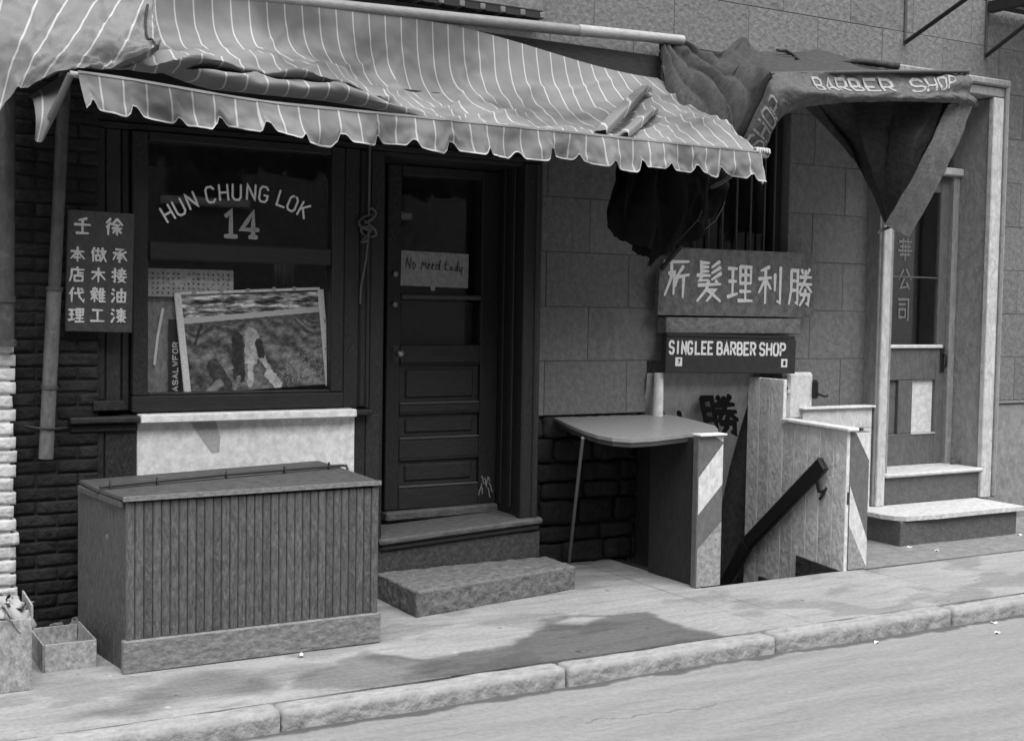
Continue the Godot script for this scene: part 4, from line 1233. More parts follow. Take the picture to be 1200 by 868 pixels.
func opposite_side() -> void:
	var b := thing("opposite_building", "brick house across the street behind the viewer", "building", Vector3(-1, 0, 12.0))
	var m := mat("opposite_brick", 0.16, 0.9, "grime", Vector3(0.6, 0.6, 0.6))
	var wm := mat("opposite_trim", 0.4, 0.8)
	var dk := mat("opposite_glass", 0.03, 0.1)
	piece("wall", -16, 16, 0, 8.2, 12.0, 12.4, m, b, 0.02)
	piece("cornice", -16, 16, 8.2, 8.6, 11.7, 12.4, wm, b, 0.05)
	for i in 10:
		for j in 2:
			var x := -14.0 + i * 3.0
			var w := piece("window", x, x + 1.1, 3.2 + j * 2.0, 4.5 + j * 2.0, 11.95, 12.0, dk, b, 0.01)
			piece("sill", x - 0.1, x + 1.2, 3.08 + j * 2.0, 3.2 + j * 2.0, 11.85, 12.0, wm, w, 0.02)
	var walk := piece("far_sidewalk", -16, 16, -0.14, 0.0, 8.4, 12.0, mat("far_walk", 0.34, 0.9), self, 0.02)
	walk.set_meta("kind", "structure")

# ---------- awnings ----------

const PLAIN := [Vector2(.15, 3.4), Vector2(.17, 3.25), Vector2(.21, 3.12), Vector2(.30, 3.0), Vector2(.42, 2.915), Vector2(.56, 2.85), Vector2(.7, 2.79), Vector2(.83, 2.75), Vector2(.95, 2.715), Vector2(1.05, 2.69), Vector2(1.12, 2.675), Vector2(1.17, 2.665), Vector2(1.2, 2.655)]
const FOLDED := [Vector2(.15, 3.4), Vector2(.18, 3.26), Vector2(.25, 3.15), Vector2(.38, 3.06), Vector2(.58, 2.985), Vector2(.80, 2.915), Vector2(.96, 2.85), Vector2(1.03, 2.825), Vector2(.86, 2.80), Vector2(1.02, 2.805), Vector2(1.10, 2.77), Vector2(1.04, 2.725), Vector2(.84, 2.745)]
const POCKET := [Vector2(.15, 3.4), Vector2(.18, 3.26), Vector2(.25, 3.15), Vector2(.38, 3.06), Vector2(.58, 2.985), Vector2(.80, 2.925), Vector2(.96, 2.875), Vector2(1.02, 2.85), Vector2(.93, 2.84), Vector2(.8, 2.87), Vector2(.66, 2.91), Vector2(.5, 2.96), Vector2(.36, 3.0)]

func bar_y(x: float) -> float:
	return 2.692 - 0.052 * smoothstep(-2.8, -1.75, x) - 0.008 * smoothstep(-1.0, 1.2, x)


func canopy_at(x: float, v: float) -> Vector3:
	var fold := 1.0 - smoothstep(-1.5, -0.8, x)
	var pocket := 1.0 - smoothstep(-2.42, -2.0, x)
	var taut := smoothstep(0.2, 1.0, x)
	var list := []
	for k in PLAIN.size():
		var t := float(k) / (PLAIN.size() - 1)
		var p: Vector2 = PLAIN[k].lerp(FOLDED[k], fold)
		p = p.lerp(POCKET[k], pocket)
		p = p.lerp(Vector2(lerpf(.16, 1.2, t), lerpf(3.4, 2.655, t)), taut * 0.85)
		p.y += (bar_y(x) - 2.655) * t * (1.0 - fold) - 0.17 * smoothstep(-0.6, 1.2, x) * (1.0 - t) * (1.0 - t)
		p.y -= 0.05 * pocket * smoothstep(0.1, 0.4, t)
		list.append(Vector3(x, p.y, p.x))
	var q := along(list, v)
	var edge := sin(PI * clampf(v, 0.0, 1.0))
	var n := wob.get_noise_2d(x * 14.0, v * 22.0) * 0.055 + wob.get_noise_2d(x * 30.0 + 40.0, v * 60.0) * 0.008
	var c1: float = 1.0 - absf(wob.get_noise_2d(x * 9.0 + v * 16.0, v * 12.0 - x * 3.0)) * 4.0
	var c2: float = 1.0 - absf(wob.get_noise_2d(x * 16.0 - v * 10.0 + 70.0, v * 20.0 + x * 5.0)) * 5.0
	n += 0.034 * max(0.0, c1) * max(0.0, c1) - 0.010 * max(0.0, c2)
	q += Vector3(0, 0.75, 0.65) * n * edge
	q += Vector3(0, 0.5, 0.85) * 0.02 * sin(x * 4.2 + 1.0) * exp(-pow((v - 0.22) / 0.16, 2.0))
	q.x += 0.02 * edge * wob.get_noise_2d(x * 9.0 + 11.0, v * 16.0)
	return q


func stripe_texture() -> ImageTexture:
	var im := Image.create(128, 128, false, Image.FORMAT_RGB8)
	var r := RandomNumberGenerator.new()
	r.seed = 5
	for j in 128:
		for i in 128:
			var d: float = abs(i - 64.0)
			var k := 1.0 - smoothstep(3.5, 6.5, d)
			var v := lerpf(0.48, 0.69, k) + r.randf_range(-0.03, 0.03)
			im.set_pixel(i, j, Color(v, v, v))
	return ImageTexture.create_from_image(im)


func soil(p: Vector3) -> Color:
	var v := clampf(0.88 + 0.75 * wob.get_noise_3d(p.x * 9.0, p.y * 14.0, p.z * 9.0) + 0.18 * wob.get_noise_3d(p.x * 60.0, p.y * 60.0, p.z * 60.0), 0.45, 1.05)
	return Color(v, v, v)


func striped_awning() -> void:
	var a := thing("striped_awning", "slack pale striped canvas awning with scalloped edge over the shop", "awning", Vector3(-0.75, 2.65, 0.6))
	var cloth := StandardMaterial3D.new()
	cloth.albedo_texture = stripe_texture()
	cloth.vertex_color_use_as_albedo = true
	cloth.roughness = 0.95
	cloth.metallic_specular = 0.1
	cloth.backlight = Color(0.03, 0.03, 0.03)
	var o := where(a)
	var period := 0.1035
	var uvx := func(u: float, v: float) -> Vector2: return Vector2(lerpf(-2.74, 1.2, u) / period, v * 12.0)
	part("canopy", sheet(func(u: float, v: float) -> Vector3: return canopy_at(lerpf(-2.74, 1.2, u), v), 220, 90, o, uvx, soil), cloth, a, o)
	# scalloped valance
	var drop := func(x: float) -> float:
		var f := fposmod((x + 2.74 - 0.03) / 0.2, 1.0)
		var id: float = floor((x + 2.74 - 0.03) / 0.2)
		var d: float = abs(f - 0.56 - 0.05 * sin(id * 2.3))
		return 0.128 + 0.012 * sin(x * 7.0) + 0.012 * sin(id * 4.1) + 0.036 * (1.0 - smoothstep(0.30, 0.5, d)) + 0.014 * (f - 0.5)
	var val := func(u: float, v: float) -> Vector3:
		var x := lerpf(-2.73, 1.19, u)
		var d: float = drop.call(x) * v
		var sway := 0.022 * sin(x * 6.1) + 0.016 * sin(x * 17.0 + 1.0) + 0.05 * wob.get_noise_2d(x * 40.0, v * 8.0)
		return Vector3(x + 0.012 * v * sin(x * 13.0) + 0.02 * v * (1.0 - u), bar_y(x) + 0.012 - d, 1.222 + sway * v + 0.02 * v)
	part("valance", sheet(val, 400, 10, o, func(u: float, v: float) -> Vector2: return Vector2(lerpf(-2.73, 1.19, u) / period, v), soil), cloth, a, o)
	var bind := mat("binding", 0.42, 0.9)
	part("edge_binding", sheet(func(u: float, v: float) -> Vector3: return val.call(u, lerpf(0.965, 1.012, v)) + Vector3(0, 0, 0.003 + 0.002 * sin(v * PI)), 400, 2, o), bind, a, o)
	part("head_seam", sheet(func(u: float, v: float) -> Vector3: return val.call(u, lerpf(-0.02, 0.05, v)) + Vector3(0, 0, 0.004), 200, 2, o), mat("seam", 0.22, 0.9), a, o)
	# pleats at the right end
	for grid in [PLEAT_WIDE, PLEAT_NARROW]:
		part("pleat", sheet(func(u: float, v: float) -> Vector3: return sheet_at(grid, u, v), 24, 12, o, func(u: float, v: float) -> Vector2: return Vector2(u * 2.6 + v * 0.6, v), soil), cloth, a, o)
	# loose left end thrown over the bar
	var fuv := func(u: float, v: float) -> Vector2: return Vector2(u * 6.6 + 0.2, v * 3.0)
	var flap := func(u: float, v: float) -> Vector3:
		var p := sheet_at(FLAP, u, v)
		return p + Vector3(0, 0.6, 0.7) * (0.05 * wob.get_noise_2d(u * 40.0 + v * 20.0, v * 30.0) + 0.025 * sin(u * 19.0 + v * 2.0) * v + 0.02 * maxf(0.0, 1.0 - 4.0 * absf(wob.get_noise_2d(u * 30.0 - v * 14.0, v * 18.0))))
	part("loose_end", sheet(flap, 60, 40, o, fuv, soil), cloth, a, o)
	part("torn_strip", sheet(func(u: float, v: float) -> Vector3: return sheet_at(TORN, u, v) + Vector3(0, 0, 0.012 * sin(u * 8.0 + v * 3.0)), 16, 24, o, func(u: float, v: float) -> Vector2: return Vector2(u * 1.3 + 0.1, v), soil), cloth, a, o)
	var cord := mat("awning_cord", 0.03, 0.8)
	var seam := []
	for k in 9:
		seam.append(flap.call(lerpf(0.86, 0.985, k / 8.0), lerpf(0.2, 0.82, k / 8.0)) + Vector3(0, 0.006, 0.008))
	tube("cord", seam, 0.006, cord, a, -1.0, 6)
	# hardware
	var iron := mat("awning_iron", 0.32, 0.5, "paint", Vector3(2, 2, 2))
	tube("front_bar", [Vector3(-2.76, bar_y(-2.76), 1.2), Vector3(-2.4, bar_y(-2.4), 1.2), Vector3(-1.9, bar_y(-1.9), 1.2), Vector3(-0.8, bar_y(-0.8), 1.195), Vector3(1.23, 2.632, 1.2)], 0.015, iron, a, -1.0, 10)
	tube("arm", [Vector3(-2.755, 2.69, 1.2), Vector3(-2.79, 2.59, 1.14), Vector3(-2.82, 2.51, 1.08)], 0.016, mat("arm_iron", 0.12, 0.5), a, -1.0, 8)
	tube("arm", [Vector3(1.22, 2.632, 1.19), Vector3(1.25, 2.5, 0.8), Vector3(1.27, 2.3, 0.02)], 0.012, mat("arm_iron", 0.12, 0.5), a, -1.0, 8)
	var rt := mat("roller_paint", 0.24, 0.5, "paint", Vector3(0.8, 3, 3), "fine", 0.2)
	tube("roller_tube", [Vector3(-3.2, 3.325, 0.13), Vector3(-1.3, 3.405, 0.13), Vector3(0.585, 3.47, 0.13)], 0.036, rt, a, 0.036, 20)
	tube("roller_sleeve", [Vector3(0.58, 3.474, 0.13), Vector3(1.42, 3.508, 0.13)], 0.038, mat("sleeve_paint", 0.4, 0.45, "paint", Vector3(1, 3, 3)), a, 0.033, 20)
	piece("back_board", -3.2, 1.3, 3.13, 3.4, 0.004, 0.06, mat("back_board", 0.05, 0.8, "paint", Vector3(1, 3, 3)), a, 0.004)
	tube("hook", [Vector3(1.29, 3.3, 0.12), Vector3(1.31, 3.18, 0.15), Vector3(1.3, 3.13, 0.17)], 0.02, rt, a, -1.0, 8)
	# rope wound round the end of the bar
	var rope := mat("rope", 0.45, 0.9)
	var coil := []
	for k in 40:
		var t := k / 39.0
		coil.append(Vector3(1.16 + 0.1 * t, 2.64 + 0.026 * sin(t * 34.0), 1.2 + 0.026 * cos(t * 34.0)))
	tube("rope", coil, 0.007, rope, a, -1.0, 6)
	tube("rope", [Vector3(1.19, 2.62, 1.2), Vector3(1.23, 2.53, 1.2), Vector3(1.25, 2.48, 1.19), Vector3(1.235, 2.46, 1.19), Vector3(1.205, 2.52, 1.19), Vector3(1.19, 2.6, 1.2)], 0.007, rope, a, -1.0, 6)


func barber_awning() -> void:
	var a := thing("barber_awning", "collapsed dark canvas awning with white barber shop lettering", "awning", Vector3(2.2, 2.7, 0.6))
	var o := where(a)
	var dark := mat("dark_canvas", 0.085, 0.9, "grime", Vector3(1.4, 1.0, 1.4), "fine", 0.3, 0.2)
	var canvas := mat("valance_canvas", 0.15, 0.9, "grime", Vector3(1.6, 1.6, 1.6), "fine", 0.3, 0.2)
	var can := func(u: float, v: float) -> Vector3:
		var p := sheet_at(BCAN, u, v)
		var ang := atan2(v + 0.12, u * 2.4 + 0.05)
		var ridge := pow(absf(sin(ang * 12.0 + 1.5 * wob.get_noise_2d(u * 20.0, v * 10.0))), 0.7) - 0.5
		var k := smoothstep(0.0, 0.2, v + u) * (1.0 - smoothstep(0.40, 0.56, u))
		return p + Vector3(0.1, 0.3, 0.9) * (0.075 * ridge * k + 0.03 * wob.get_noise_2d(u * 110.0, v * 22.0))
	part("canopy", sheet(can, 150, 44, o), dark, a, o)
	var val := func(u: float, v: float) -> Vector3:
		var p := sheet_at(BVAL, u, v)
		return p + Vector3(0, 0.2, 1.0) * (0.02 * wob.get_noise_2d(u * 80.0, v * 20.0) + 0.016 * sin(v * 11.0 + u * 5.0) * smoothstep(0.35, 0.5, u) + 0.011 * wob.get_noise_2d(u * 220.0, v * 30.0) * smoothstep(0.35, 0.5, u))
	var v_part := part("valance", sheet(val, 120, 24, o), canvas, a, o)
	# hem roll where the canvas folds over the frame
	var roll := []
	for k in 12:
		roll.append(val.call(0.0 + 0.3 * k / 11.0, 0.02) + Vector3(-0.01, 0.0, 0.01))
	tube("rolled_edge", roll, 0.03, mat("dark_roll", 0.04, 0.9, "grime", Vector3(2, 2, 2)), a, 0.022, 10)
	var white := mat("sign_white_worn", 0.4, 0.8, "grime", Vector3(3, 3, 3))
	var put := func(text: String, u0: float, u1: float, v0: float, v1: float, w: float, h: float, lw: float) -> void:
		var n := text.length()
		for k in n:
			if text[k] == " ":
				continue
			var x0 := w * k / n
			var lay := func(q: Vector2, l: float) -> Vector3:
				var uu: float = u0 + (x0 + q.x) / w * (u1 - u0)
				var vv: float = v0 + q.y / h * (v1 - v0)
				var e := 0.004
				var p: Vector3 = val.call(uu, vv)
				var nn: Vector3 = (val.call(uu, vv + e) - p).cross(val.call(uu + e, vv) - p).normalized()
				if nn.z < 0.0:
					nn = -nn
				return p + nn * (l + 0.003) - o
			part("letter", lettering(LETTER[text[k]], Vector2(w / n * 0.72, h), Vector2(6, 10), lw, false, lay), white, v_part, o)
	put.call("BARBER SHOP", 0.47, 0.91, 0.15, 0.46, 1.15, 0.10, 0.018)
	put.call("SHOP", 0.05, 0.28, 0.34, 0.86, 0.42, 0.12, 0.017)
	part("side_curtain", sheet(func(u: float, v: float) -> Vector3: return sheet_at(BCUR, u, v) + Vector3(0.5, 0, 0.8) * (0.05 * sin(u * 24.0 + 2.0 * v) * (1.0 - 0.8 * v) + 0.03 * wob.get_noise_2d(u * 40.0, v * 20.0)), 70, 40, o), mat("curtain_canvas", 0.09, 0.95, "grime", Vector3(1.2, 1.2, 1.2), "fine", 0.3, 0.1), a, o)
	part("side_strip", sheet(func(u: float, v: float) -> Vector3: return sheet_at(BSTRIP, u, v) + Vector3(0, 0, 0.012) * wob.get_noise_2d(u * 40.0, v * 60.0), 12, 40, o), mat("strip_canvas", 0.26, 0.9, "grime", Vector3(2.6, 2.6, 2.6), "rough", 0.6), a, o)
	var iron := mat("barber_iron", 0.06, 0.5)
	tube("front_bar", [Vector3(1.46, 3.165, 0.97), Vector3(2.2, 3.245, 1.03), Vector3(3.06, 3.325, 1.12)], 0.013, iron, a, -1.0, 8)
	tube("arm", [Vector3(3.06, 3.32, 1.12), Vector3(2.95, 2.8, 0.9), Vector3(2.8, 2.3, 0.7)], 0.012, iron, a, -1.0, 8)
	tube("hook", [Vector3(2.83, 2.3, 0.7), Vector3(2.79, 2.28, 0.68), Vector3(2.74, 2.265, 0.68), Vector3(2.72, 2.24, 0.68)], 0.012, iron, a, -1.0, 8)
	# canvas bundled on the wall
	for k in 4:
		var y := 3.5 - 0.02 * k
		var pts := []
		for j in 14:
			var t := j / 13.0
			pts.append(Vector3(2.2 + 0.95 * t, y + 0.05 * sin(t * 7.0 + k) * (1.0 - t) + 0.04 * t, 0.1 + 0.09 * k - 0.04 * sin(t * 5.0)))
		tube("rolled_canvas", pts, 0.010, dark, a, 0.026, 10)
	piece("wall_batten", 2.9, 3.3, 3.53, 3.575, 0.0, 0.05, mat("batten", 0.1, 0.7), a, 0.005)
	# net under the end of the striped awning
	var n := thing("net_bundle", "black bundled netting hanging under right end of the striped awning", "netting", Vector3(0.95, 2.3, 0.62))
	var no := where(n)
	var low := [Vector3(0.57, 2.24, 0), Vector3(0.62, 2.12, 0), Vector3(0.74, 2.07, 0), Vector3(0.86, 2.02, 0), Vector3(0.98, 2.08, 0), Vector3(1.10, 2.12, 0), Vector3(1.20, 2.21, 0), Vector3(1.29, 2.33, 0), Vector3(1.33, 2.45, 0)]
	for layer in 2:
		var hang := func(u: float, v: float) -> Vector3:
			var foot := along(low, u)
			var head := Vector3(lerpf(0.54, 1.35, u), 2.66, 0)
			var q := head.lerp(foot, v)
			var fold := 0.045 * sin(u * 27.0 + layer * 1.7 + 1.5 * v) + 0.05 * wob.get_noise_2d(u * 60.0 + layer * 30.0, v * 14.0)
			return q + Vector3(0.02 * sin(v * 6.0 + u * 9.0), 0.02 * wob.get_noise_2d(u * 260.0, 5.0) * v, 0.68 - 0.12 * layer + fold + 0.05 * sin(v * PI))
		part("netting", sheet(hang, 110, 40, no), mat("net_black", 0.02, 0.95, "grime", Vector3(6, 6, 6), "fine", 0.8, 0.1), n, no)
	var thread := mat("net_thread", 0.04, 0.9)
	tube("net_cord", [Vector3(1.34, 2.45, 0.72), Vector3(1.31, 2.36, 0.74), Vector3(1.24, 2.26, 0.75), Vector3(1.16, 2.2, 0.74), Vector3(1.1, 2.26, 0.75), Vector3(1.13, 2.32, 0.75)], 0.004, thread, n, -1.0, 5)
	tube("net_cord", [Vector3(1.1, 2.26, 0.75), Vector3(1.0, 2.16, 0.74), Vector3(0.93, 2.06, 0.66), Vector3(0.9, 1.97, 0.5)], 0.004, thread, n, -1.0, 5)
	tube("net_tail", [Vector3(0.86, 2.14, 0.64), Vector3(0.88, 2.03, 0.6), Vector3(0.92, 1.98, 0.5)], 0.035, mat("net_black", 0.02, 0.95), n, 0.012, 8)


# ---------- bin ----------

func storage_bin() -> void:
	var b := thing("storage_bin", "dark beadboard wooden bin with sloping lid below the shop window", "bin", Vector3(-1.9, 0, 0.95))
	var ms := [mat("bead_a", 0.135, 0.65, "grime", Vector3(3.0, 0.5, 3.0), "fine", 0.4), mat("bead_b", 0.115, 0.65, "grime", Vector3(2.4, 0.7, 2.4), "fine", 0.4), mat("bead_c", 0.15, 0.65, "grime", Vector3(3.6, 0.6, 3.6), "fine", 0.4)]
	var n := 31
	var x0 := -2.528
	var w := 1.248 / n
	for k in n:
		piece("bead_board", x0 + w * k + 0.0012, x0 + w * (k + 1) - 0.0012, 0.15, 0.785, 1.24, 1.27 + rng.randf_range(-0.001, 0.001), ms[rng.randi() % 3], b, 0.005)
	var side: StandardMaterial3D = ms[1]
	for s in [[0.6, 0.76], [0.763, 0.93], [0.933, 1.1], [1.103, 1.238]]:
		var back: float = -0.075 * (1.24 - (s[0] + s[1]) * 0.5) / 0.6
		piece("side_board", -2.528 + back, -2.5 + back, 0.0, 0.785, s[0], s[1], side, b, 0.004, Basis(Vector3.UP, 0.125))
		piece("side_board", -1.31, -1.282, 0.0, 0.785, s[0], s[1], side, b, 0.004)
	piece("back_board", -2.5, -1.31, 0.0, 0.785, 0.6, 0.63, side, b, 0.0)
	piece("inner_lining", -2.5, -1.31, 0.02, 0.78, 1.21, 1.238, side, b, 0.0)
	piece("base_board", -2.545, -1.27, 0.0, 0.152, 1.24, 1.288, mat("bin_base", 0.26, 0.75, "grime", Vector3(1.0, 2.0, 1.0), "rough", 0.4), b, 0.006)
	var lidm := mat("bin_lid", 0.10, 0.6, "grime", Vector3(0.9, 2.0, 2.0), "fine", 0.4)
	var lid := [[Vector3(-2.605, 0.79, 0.62), Vector3(-1.325, 0.82, 0.55), Vector3(-1.318, 0.82, 0.86), Vector3(-2.588, 0.79, 0.96)], [Vector3(-2.58, 0.788, 0.966), Vector3(-1.318, 0.818, 0.866), Vector3(-1.278, 0.796, 1.28), Vector3(-2.542, 0.79, 1.285)]]
	for k in 2:
		part(["fixed_top", "lid"][k], prism(lid[k], 0.004, 0.019), lidm, b)
	part("lid_edge", prism([Vector3(-2.545, 0.79, 1.276), Vector3(-1.275, 0.796, 1.272), Vector3(-1.275, 0.796, 1.286), Vector3(-2.545, 0.79, 1.291)], 0.002, 0.023), mat("lid_edge", 0.26, 0.6, "grime", Vector3(2, 4, 4)), b)
	piece("side_trim", -2.583, -2.563, 0.755, 0.787, 0.65, 1.25, side, b, 0.004, Basis(Vector3.UP, 0.125))
	var iron := mat("bin_iron", 0.03, 0.5)
	var rod := tube("hinge_rod", [Vector3(-2.585, 0.822, 0.985), Vector3(-1.95, 0.842, 0.93), Vector3(-1.335, 0.852, 0.885), Vector3(-1.30, 0.85, 0.89), Vector3(-1.297, 0.828, 0.90)], 0.008, iron, b, -1.0, 8)
	for t in [0.04, 0.22, 0.5, 0.75, 0.95]:
		var p := Vector3(-2.585, 0.822, 0.985).lerp(Vector3(-1.335, 0.852, 0.885), t)
		tube("hinge_loop", [p + Vector3(0, -0.025, -0.012), p + Vector3(0, 0.006, -0.012), p + Vector3(0, 0.02, 0.0), p + Vector3(0, 0.006, 0.012), p + Vector3(0, -0.025, 0.012)], 0.005, iron, rod, -1.0, 6)
	tube("side_wire", [Vector3(-2.6, 0.42, 0.62), Vector3(-2.56, 0.45, 0.85), Vector3(-2.55, 0.5, 0.98), Vector3(-2.55, 0.58, 1.0)], 0.005, mat("side_wire", 0.14, 0.6), b, -1.0, 6)
	part("side_knob", rough_block(Vector3(0.03, 0.06, 0.07), 0.012, Vector3i(4, 5, 5), 0.012, Vector3(3, 8, 1), 14.0), mat("side_wire", 0.14, 0.6), b, Vector3(-2.54, 0.575, 1.0))

	# cartons on the pavement
	var card := mat("carton", 0.42, 0.85, "grime", Vector3(1.6, 0.8, 1.6), "fine", 0.3)
	var card_in := card
	var c := thing("carton", "tall open carton full of crumpled paper at left edge", "carton", Vector3(-3.15, 0, 1.15))
	piece("front", -3.36, -2.945, 0.0, 0.315, 1.322, 1.33, card, c, 0.002)
	piece("back", -3.36, -2.945, 0.0, 0.36, 0.95, 0.958, card_in, c, 0.002)
	piece("side", -2.953, -2.945, 0.0, 0.318, 0.96, 1.32, card_in, c, 0.002)
	piece("side", -3.36, -3.352, 0.0, 0.318, 0.96, 1.32, card, c, 0.002)
	piece("bottom", -3.35, -2.955, 0.002, 0.01, 0.96, 1.32, card_in, c, 0.002)
	part("flap", prism([Vector3(-2.945, 0, 1.32), Vector3(-2.937, 0, 1.32), Vector3(-2.925, 0, 1.0), Vector3(-2.933, 0, 1.0)], 0.0, 0.05), card, c, Vector3(0, 0.318, 0))
	var pm := mat("crumpled_paper", 0.34, 0.85)
	var paper := part("waste_paper", rough_block(Vector3(0.36, 0.1, 0.3), 0.04, Vector3i(22, 8, 22), 0.09, Vector3(4, 4, 4), 16.0), pm, c, Vector3(-3.14, 0.29, 1.14))
	paper.set_meta("kind", "stuff")
	var c2 := thing("carton", "low empty open carton between brick pier and wooden bin", "carton", Vector3(-2.74, 0, 0.92))
	piece("front", -2.852, -2.622, 0.0, 0.13, 1.094, 1.1, mat("carton_front", 0.46, 0.85, "grime", Vector3(1.6, 1.4, 1.6), "fine", 0.3), c2, 0.002)
	piece("back", -2.86, -2.63, 0.0, 0.115, 0.7, 0.706, card_in, c2, 0.002)
	piece("side", -2.628, -2.622, 0.0, 0.13, 0.708, 1.092, card_in, c2, 0.002)
	piece("side", -2.86, -2.852, 0.0, 0.13, 0.708, 1.092, card_in, c2, 0.002)
	piece("bottom", -2.85, -2.63, 0.002, 0.01, 0.708, 1.092, card_in, c2, 0.002)
	var rag := part(numbered("rag"), rough_block(Vector3(0.16, 0.06, 0.08), 0.03, Vector3i(10, 6, 6), 0.07, Vector3(1, 9, 4), 14.0), mat("pale_rag", 0.2, 0.9, "grime", Vector3(4, 4, 4)), self, Vector3(-2.62, 0.035, 0.52), Basis(Vector3.UP, 0.4))
	tag(rag, "crumpled pale rag on the ground behind the low carton", "rag")


# ---------- signs ----------

func signs() -> void:
	var s := thing("trade_sign", "small dark signboard with columns of pale characters left of window", "sign", Vector3(-2.47, 1.53, 0.44))
	var bm := mat("sign_board", 0.05, 0.6, "paint", Vector3(1.4, 0.8, 1.4), "fine", 0.3)
	var tilt := Basis(Vector3(0, 0, 1), -0.02)
	piece("board", -2.632, -2.3, 1.535, 2.145, 0.42, 0.445, bm, s, 0.004, tilt)
	var wp := mat("sign_paint", 0.55, 0.7, "fine", Vector3(5, 5, 5))
	var z := 0.4465
	var top := [["ren", -2.60, 2.11], ["xu", -2.445, 2.115]]
	for g in top:
		glyph(g[0], g[1], g[2], z, Vector2(0.095, 0.085), 0.0125, wp, s, tilt)
	var grid := [["ben", "dian", "dai", "li"], ["zuo", "mu", "za", "gong"], ["cheng", "jie", "you", "qi"]]
	for c in 3:
		for r in 4:
			glyph(grid[c][r], -2.616 + 0.104 * c - 0.002 * r, 1.965 - 0.102 * r, z, Vector2(0.078, 0.075), 0.0105, wp, s, tilt)

	var b := thing("character_sign", "weathered grey board with five large pale characters above stairway", "sign", Vector3(1.97, 1.66, 0.1))
	var pb := mat("weathered_board", 0.17, 0.8, "grime", Vector3(0.9, 0.7, 0.9), "rough", 0.4)
	var st := SurfaceTool.new()
	st.begin(Mesh.PRIMITIVE_TRIANGLES)
	var o := [Vector2(1.272, 1.66), Vector2(1.28, 1.98), Vector2(1.44, 2.118), Vector2(2.548, 2.122), Vector2(2.555, 1.657)]
	board_outline(b, "board", o, 0.08, 0.12, pb)
	board_outline(b, "board", [Vector2(2.56, 1.657), Vector2(2.552, 2.122), Vector2(2.68, 2.123), Vector2(2.672, 1.657)], 0.08, 0.118, mat("weathered_board_b", 0.15, 0.8, "grime", Vector3(0.9, 0.7, 0.9), "rough", 0.4))
	var chalk := mat("character_paint", 0.72, 0.85, "fine", Vector3(3.5, 3.5, 3.5))
	var keys := ["suo", "fa", "li", "lee", "sheng"]
	var xs := [1.305, 1.585, 1.862, 2.14, 2.425]
	for k in 5:
		glyph(keys[k], xs[k], 2.045 - 0.006 * k, (0.1215 if k < 5 else 0.12), Vector2(0.23, 0.285 if k > 0 else 0.27), 0.024, chalk, b)
	piece("ledge", 1.345, 2.558, 1.535, 1.645, 0.01, 0.12, mat("ledge_stone", 0.22, 0.85, "grime", Vector3(0.8, 1.2, 0.8), "rough", 0.4), b, 0.006)
	tube("hanging_stick", [Vector3(1.28, 1.97, 0.14), Vector3(1.36, 2.05, 0.14), Vector3(1.45, 2.13, 0.13)], 0.016, mat("stick_black", 0.015, 0.7), b, -1.0, 8)

	var n := thing("barber_sign", "black board reading SING LEE BARBER SHOP in white capitals", "sign", Vector3(1.9, 1.25, 0.14))
	var black := mat("sign_black", 0.035, 0.5, "paint", Vector3(1.2, 1.2, 1.2))
	var lean := Basis(Vector3(0, 0, 1), -0.018)
	piece("board", 1.322, 2.485, 1.26, 1.502, 0.1, 0.155, black, n, 0.004, lean)
	piece("top_edge", 1.33, 2.48, 1.504, 1.53, 0.09, 0.15, mat("sign_edge", 0.02, 0.6), n, 0.004, lean)
	var white := mat("sign_white", 0.8, 0.6, "fine", Vector3(4, 4, 4))
	var words := [["SING", 1.35, 0.21], ["LEE", 1.572, 0.165], ["BARBER", 1.762, 0.36], ["SHOP", 2.145, 0.255]]
	for w in words:
		var step: float = w[2] / w[0].length()
		for k in w[0].length():
			var x: float = w[1] + step * k
			var m := lettering(LETTER[w[0][k]], Vector2(step * 0.66, 0.082), Vector2(6, 10), 0.0165)
			part("letter", m, white, n, Vector3(x, 1.4735 - (x - 1.9) * 0.018, 0.1565), lean)
	for k in 2:
		var x: float = [1.40, 2.345][k]
		var y: float = 1.365 - (x - 1.9) * 0.018
		var tile := piece("number_tile", x, x + 0.058, y - 0.06, y, 0.155, 0.158, white, n, 0.001, lean)
		part("numeral", lettering(LETTER["78"[k]], Vector2(0.016, 0.026), Vector2(6, 10), 0.008), mat("ink", 0.006, 0.95, "", Vector3.ONE, "", 1.0, 0.1), tile, Vector3(x + 0.021, y - 0.016, 0.159), lean)


func board_outline(parent: Node, called: String, pts: Array, z0: float, z1: float, m: Material) -> void:
	var st := SurfaceTool.new()
	st.begin(Mesh.PRIMITIVE_TRIANGLES)
	var front := []
	var back := []
	var mid := Vector2.ZERO
	for p in pts:
		front.append(Vector3(p.x, p.y, z1))
		back.append(Vector3(p.x, p.y, z0))
		mid += p / pts.size()
	face(st, front, Vector3(0, 0, 1))
	face(st, back, Vector3(0, 0, -1))
	for k in pts.size():
		var n := (k + 1) % pts.size()
		var out: Vector2 = (pts[k] + pts[n]) * 0.5 - mid
		face(st, [front[k], front[n], back[n], back[k]], Vector3(out.x, out.y, 0))
	part(called, st.commit(), m, parent)


# ---------- in the window ----------

